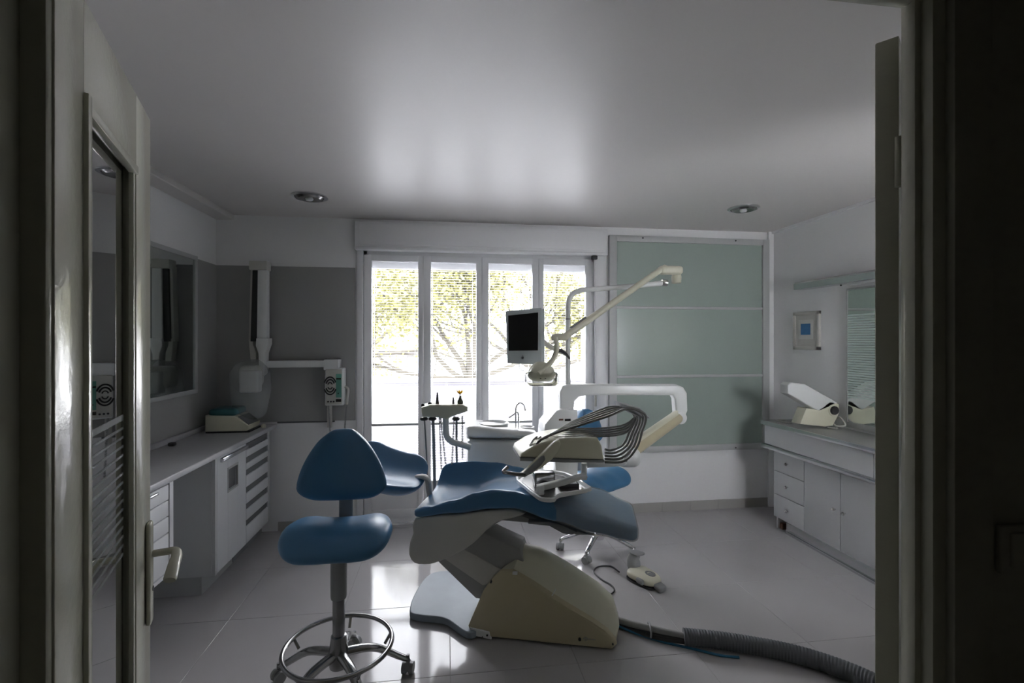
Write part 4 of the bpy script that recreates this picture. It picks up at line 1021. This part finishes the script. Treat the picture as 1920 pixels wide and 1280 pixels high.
# ---- lamp arm and lamp
lamp = thing('operating_lamp', 'cream operating lamp with clear shield on long jointed arm', 'lamp', TP(1250, 520), 0)
Yl = UY-.02; E0 = atY(1262, 512, Yl); E1 = atY(1240, 505, Yl-.06); E2 = atY(1060, 630, Yl-.22)
b = tube(nb(), crv([E1+Vector((.03, .0, .002)), E1, E1.lerp(E2, .5), E2], 4), .021, 14, rf=lambda q: .9+.2*q); obj('arm', b, 'cream', lamp)
b = tube(nb(), [E1.lerp(E2, .78)+Vector((-.012, 0, .016)), E1.lerp(E2, .93)+Vector((-.012, 0, .016))], .012, 8); obj('arm_insert', b, 'grey', lamp)
obj('top_hinge', rbox(nb(), (.085, .035, .030), .024, lambda x, y, z: (E0.x-.045+x, Yl-.05+y, E0.z+.012+z), (3, 2, 2), 4), 'cream', lamp)
obj('swivel', lathe(nb(), [(.018, -.075), (.032, -.072), (.034, -.03), (.028, .0), (.02, .01)], (E0.x+.015, Yl-.02, E0.z+.0), 'Z', 20), 'cream', lamp)
obj('collar', lathe(nb(), [(.022, -.02), (.024, -.015), (.024, .015), (.02, .02)], TP(1246, 530), 'X', 18), 'chrome', lamp)
obj('elbow', rbox(nb(), (.055, .03, .022), .02, lambda x, y, z: (E2.x-.035+x, E2.y+y, E2.z-.004+z-.1*max(0, -x)), (3, 2, 2), 4), 'cream', lamp)
Yv = E2.y-.02
b = tube(nb(), crv([atY(1042, 632, Yv), atY(1044, 650, Yv), atY(1041, 664, Yv), atY(1034, 678, Yv-.02), atY(1022, 690, Yv-.04), atY(1010, 700, Yv-.05)], 5), .0165, 12); obj('neck', b, 'cream', lamp)
lc = atY(1015, 700, Yv+.02)
def lampf(x, y, z): return (lc.x+x*(1-.35*max(0, z)/.06), lc.y+y, lc.z+z)
obj('lamp_head', rbox(nb(), (.090, .075, .062), (.06, .06, .05), lambda x, y, z: lampf(x, y, z+.012), (4, 4, 3), 6), 'cream', lamp)
obj('clear_shield', rbox(nb(), (.100, .082, .048), (.04, .04, .03), lambda x, y, z: (lc.x+x, lc.y+y, lc.z-.030+z), (4, 4, 3), 5), 'lampglass', lamp)
b = nb()
for s_ in (-.018, .012): lathe(b, [(.0001, -.004), (.005, -.004), (.005, .004)], (lc.x+s_, lc.y-.064, lc.z-.024), 'Y', 10)
obj('lamp_screw', b, 'chrome', lamp)
# ---- monitor
YM = UY-.03
mo = thing('monitor', 'flat monitor with black screen held on an arm before the window', 'monitor', atY(983, 683, YM))
mp = [(948, 583), (1014, 577), (1014, 683), (951, 681)]
mpp = [atY(x, y, YM) for x, y in mp]
mpp[1].y += .05; mpp[2].y += .05   # turned a little
dpx = (mpp[1]-mpp[0]); 
mpp[1] = mpp[0]+Vector((dpx.x, -.03, dpx.z)); mpp[2] = Vector((mpp[1].x, mpp[1].y, mpp[2].z))
nrm = (mpp[1]-mpp[0]).cross(Vector((0, 0, 1))).normalized(); 
if nrm.y > 0: nrm = -nrm
obj('housing', prism(nb(), mpp, -nrm*.045, .006, 3), 'bezel', mo)
obj('side_back', prism(nb(), [v-nrm*.012+Vector((.0, 0, 0)) for v in (mpp[1]+Vector((-.01, 0, -.01)), mpp[1]+Vector((.024, .02, -.005)), mpp[2]+Vector((.024, .02, .01)), mpp[2]+Vector((-.01, 0, .01)))], -nrm*.03, .004), 'bezel', mo)
def mlerp(u_, v_): return mpp[0].lerp(mpp[1], u_).lerp(mpp[3].lerp(mpp[2], u_), v_)
obj('screen', prism(nb(), [mlerp(.07, .09)+nrm*.0015, mlerp(.90, .08)+nrm*.0015, mlerp(.89, .75)+nrm*.0015, mlerp(.05, .76)+nrm*.0015], -nrm*.01), 'black', mo, smooth=False)
c0 = mlerp(.45, .88)+nrm*.0016; ux = (mpp[1]-mpp[0]).normalized()
b = nb()
pts_ = []
for k in range(18):
    a = 2*PI*k/18; r = .0085*(1-.16*abs(math.sin(a))**8); pts_.append(c0+ux*r*math.cos(a)+Vector((0, 0, r*1.1*math.sin(a)-.002)))
prism(b, pts_, -nrm*.003); prism(b, [c0+Vector((0, 0, .009)), c0+ux*.004+Vector((0, 0, .013)), c0+ux*.001+Vector((0, 0, .016))], -nrm*.003)
obj('emblem', b, 'slot', mo, smooth=False)
b = tube(nb(), crv([atY(1018, 640, YM+.05), atY(1032, 650, YM+.04), atY(1050, 658, YM+.03), atY(1062, 664, YM+.02)], 4), .020, 10, rf=lambda q: 1-.2*q); obj('mount_arm', b, 'shell', mo)
b = tube(nb(), [atY(1050, 656, YM), atY(1060, 662, YM), atY(1068, 672, YM)], .016, 8, rf=lambda q: 1-.6*q); obj('arm_end_cap', b, 'dark', mo)
b = tube(nb(), crv([atY(974, 682, YM+.03), atY(974, 690, YM+.03), atY(979, 694, YM+.03), atY(988, 695, YM+.04), atY(1000, 690, YM+.05)], 5), .003, 6); obj('cable', b, 'dark', mo)

# ---- assistant tray
YA = 2.93
at_ = thing('assistant_tray', 'cream assistant tray on a curved white arm left of the water unit', 'tray', atY(832, 770, YA))
TA = [(790, 772), (790, 764), (806, 759), (868, 759), (877, 763), (877, 771), (868, 774), (850, 780), (838, 786), (822, 783), (792, 781)]
obj('tray_head', prism(nb(), [atY(x, y, YA) for x, y in TA], (0, .16, 0), .010, 3), 'cream', at_)
b = tube(nb(), crv([atY(836, 782, YA+.06), atY(836, 800, YA+.06), atY(838, 818, YA+.05), atY(848, 828, YA+.04), atY(862, 832, YA+.04), atY(882, 838, YA+.04)], 5), .019, 12); obj('arm', b, 'white', at_)
for (x0_, x1_, yb_, wd, mm) in ((795, 803, 945, .005, 'grey'), (811, 816, 960, .010, 'grey'), (855, 857, 880, .007, 'grey')):
    b = tube(nb(), crv([atY(x0_, 782, YA+.05), atY(x0_+1, 790, YA+.05), atY((x0_+x1_)/2, 840, YA+.08), atY(x1_, yb_, YA+.12)], 6), wd, 8); obj('hose', b, mm, at_)
    hq = atY(x0_, 782, YA+.05)
    obj('socket', lathe(nb(), [(.02, 0), (.026, .008), (.018, .018), (.008, .02)], (hq.x, hq.y, hq.z-.018), 'Z', 14), 'dark', at_)
for (x0_, x1_, x2_, yb_) in ((824, 820, 836, 880), (826, 834, 838, 870), (852, 846, 848, 880), (867, 868, 867, 860)):
    b = nb(); coil(b, atY(x0_, 780, YA+.05), atY((x1_+x2_)/2, yb_, YA+.07), .005, 46, .0022); obj('coiled_cord', b, 'grey', at_)
def inst(name, lab, px, h, par=None):
    p = atY(px, 759, YA+.06); return p
p = atY(820, 759, YA+.06)
single('tapered_handpiece', lathe(nb(), [(.012, 0), (.009, .02), (.004, .075), (.001, .078)], p, 'Z', 12), 'dark', 'dark pointed instrument standing on the assistant tray', 'instrument')
p = atY(850, 759, YA+.06)
single('slim_handpiece', lathe(nb(), [(.008, 0), (.007, .02), (.004, .045), (.002, .047)], p, 'Z', 10), 'grey', 'slim grey instrument standing beside the little vase', 'instrument')
p = atY(793, 762, YA+.06)
single('short_holder', lathe(nb(), [(.01, 0), (.011, .012), (.006, .018)], p, 'Z', 10), 'dark', 'short dark holder cap at left end of assistant tray', 'instrument holder')
p = atY(806, 759, YA+.06)
single('short_holder', lathe(nb(), [(.011, 0), (.012, .012), (.005, .018)], p, 'Z', 10), 'dark', 'short dark holder cap second from left on assistant tray', 'instrument holder')
p = atY(863, 759, YA+.06)
vz = single('bud_vase', lathe(nb(), [(.012, 0), (.018, .012), (.018, .025), (.010, .038), (.006, .052), (.008, .058)], p, 'Z', 18), 'vase', 'tiny dark bud vase on the assistant tray', 'vase')
fl = thing('yellow_flower', 'yellow flower in the tiny vase on assistant tray', 'flower', (p.x, p.y, p.z+.05))
obj('stem', tube(nb(), [(p.x, p.y, p.z+.03), (p.x-.002, p.y, p.z+.068)], .002, 6), 'leaf', fl)
for k in range(7):
    a = 2*PI*k/7; d = Vector((math.cos(a), math.sin(a), 0)); s = Vector((-d.y, d.x, 0)); c0 = Vector((p.x-.002, p.y, p.z+.068))
    b = nb(); prism(b, [c0, c0+d*.012+s*.008+Vector((0, 0, .008)), c0+d*.024+Vector((0, 0, .020)), c0+d*.012-s*.008+Vector((0, 0, .008))], (0, 0, .004)); obj('petal', b, 'yellow', fl)
obj('flower_centre', lathe(nb(), [(.008, 0), (.008, .005), (.003, .008)], (p.x-.002, p.y, p.z+.068), 'Z', 10), 'yellow', fl)

# ================================================================== FLOOR ITEMS
# foot pedal
fc = Vector((1.295, 3.03, 0)); fa = math.radians(-66)
fp = thing('foot_control', 'cream foot control with grey pedals on the floor right of chair', 'foot pedal', fc, fa)
def fobj(n, b, m): return obj(n, b, m, fp, world=False)
fobj('body', rbox(nb(), (.115, .075, .028), (.07, .06, .025), lambda x, y, z: (x, y*(1-.15*x/.115), .034+z+(.012 if z > 0 else 0)*math.cos(x*9)), (6, 5, 2), 6), 'cream')
fobj('rubber_base', rbox(nb(), (.118, .078, .006), (.07, .06, .004), lambda x, y, z: (x, y*(1-.15*x/.118), .0065+z), (6, 5, 1), 6), 'dark')
fobj('round_button', lathe(nb(), [(.034, 0), (.033, .006), (.020, .008), (.018, .005), (.002, .006)], (.045, .005, .068), 'Z', 24, 1.1, .9), 'grey')
fobj('rear_neck', rbox(nb(), (.045, .04, .04), .035, lambda x, y, z: (-.105+x, .01+y, .075+z*1.5-.3*x), (3, 3, 3), 4), 'grey')
fobj('top_pedal', rbox(nb(), (.055, .035, .010), (.03, .03, .008), lambda x, y, z: (-.095+x, .03+y, .150+z+.1*x), (4, 3, 1), 4), 'grey')
fobj('front_tab', rbox(nb(), (.03, .035, .018), (.015, .02, .012), lambda x, y, z: (.132+x, -.0+y, .022+z-.2*x), (3, 3, 1), 4), 'grey')
fobj('side_pad', rbox(nb(), (.03, .014, .018), (.014, .010, .014), lambda x, y, z: (.03+x, -.072+y, .036+z), (3, 2, 1), 4), 'grey')
b = tube(nb(), crv([atZ(1161, 1072, .02), atZ(1145, 1061, .006), atZ(1122, 1062, .006), atZ(1114, 1072, .006), atZ(1128, 1086, .006), atZ(1145, 1096, .006), atZ(1152, 1106, .006), atZ(1143, 1115, .006), atZ(1125, 1120, .006)], 7), .005, 8)
single('pedal_cable', b, 'dark', 'thin dark cable curling from the foot control to the chair base', 'cable')
# corrugated hose
hpts = [atZ(x, y, .047) for x, y in ((1282, 1193), (1350, 1200), (1420, 1211), (1480, 1223), (1540, 1240), (1600, 1262), (1660, 1290), (1720, 1325))]
path = crv(hpts, 10); L = [0]
for a, c in zip(path, path[1:]): L.append(L[-1]+(c-a).length)
def along(s):
    for i in range(len(L)-1):
        if s <= L[i+1]: return path[i].lerp(path[i+1], (s-L[i])/(L[i+1]-L[i]))
    return path[-1]
b = nb(); n = int(L[-1]/.003); pts = [along(L[-1]*i/n) for i in range(n+1)]
tube(b, pts, .041, 20, rf=lambda q: 1+.035*math.cos(q*n*2*PI/5))
hse = single('corrugated_hose', b, 'hose', 'thick dark grey corrugated hose across the floor to the right', 'hose')
pb = thing('supply_pipes', 'bare grey pipe and dark cables running from base to corrugated hose', 'pipes', atZ(1160, 1160, 0))
b = tube(nb(), crv([atZ(1150, 1158, .04), atZ(1180, 1168, .04), atZ(1230, 1180, .042), atZ(1290, 1194, .045)], 6), .018, 12); obj('pipe', b, 'armgrey', pb)
b = tube(nb(), crv([atZ(1150, 1168, .012), atZ(1180, 1180, .012), atZ(1225, 1195, .012), atZ(1290, 1204, .03)], 6), .011, 10); obj('black_cable', b, 'dark', pb)
b = tube(nb(), crv([atZ(1150, 1162, .02), atZ(1178, 1174, .02), atZ(1225, 1190, .02), atZ(1290, 1200, .035)], 6), .011, 10); obj('black_cable', b, 'dark', pb)
q = atZ(1218, 1182, .03); b = nb(); tube(b, [(q.x+.03*math.cos(a)*.35, q.y+.045*math.cos(a), .036+.030*math.sin(a)) for a in [2*PI*i/20 for i in range(20)]], .005, 8, closed=True); obj('clamp', b, 'grey', pb)
b = tube(nb(), crv([atZ(1152, 1170, .02), atZ(1190, 1186, .01), atZ(1240, 1202, .007), atZ(1300, 1216, .0065), atZ(1350, 1228, .0065), atZ(1386, 1232, .0065)], 7), .0062, 8)
single('blue_cable', b, 'bluecable', 'thin blue cable end lying in front of the corrugated hose', 'cable')
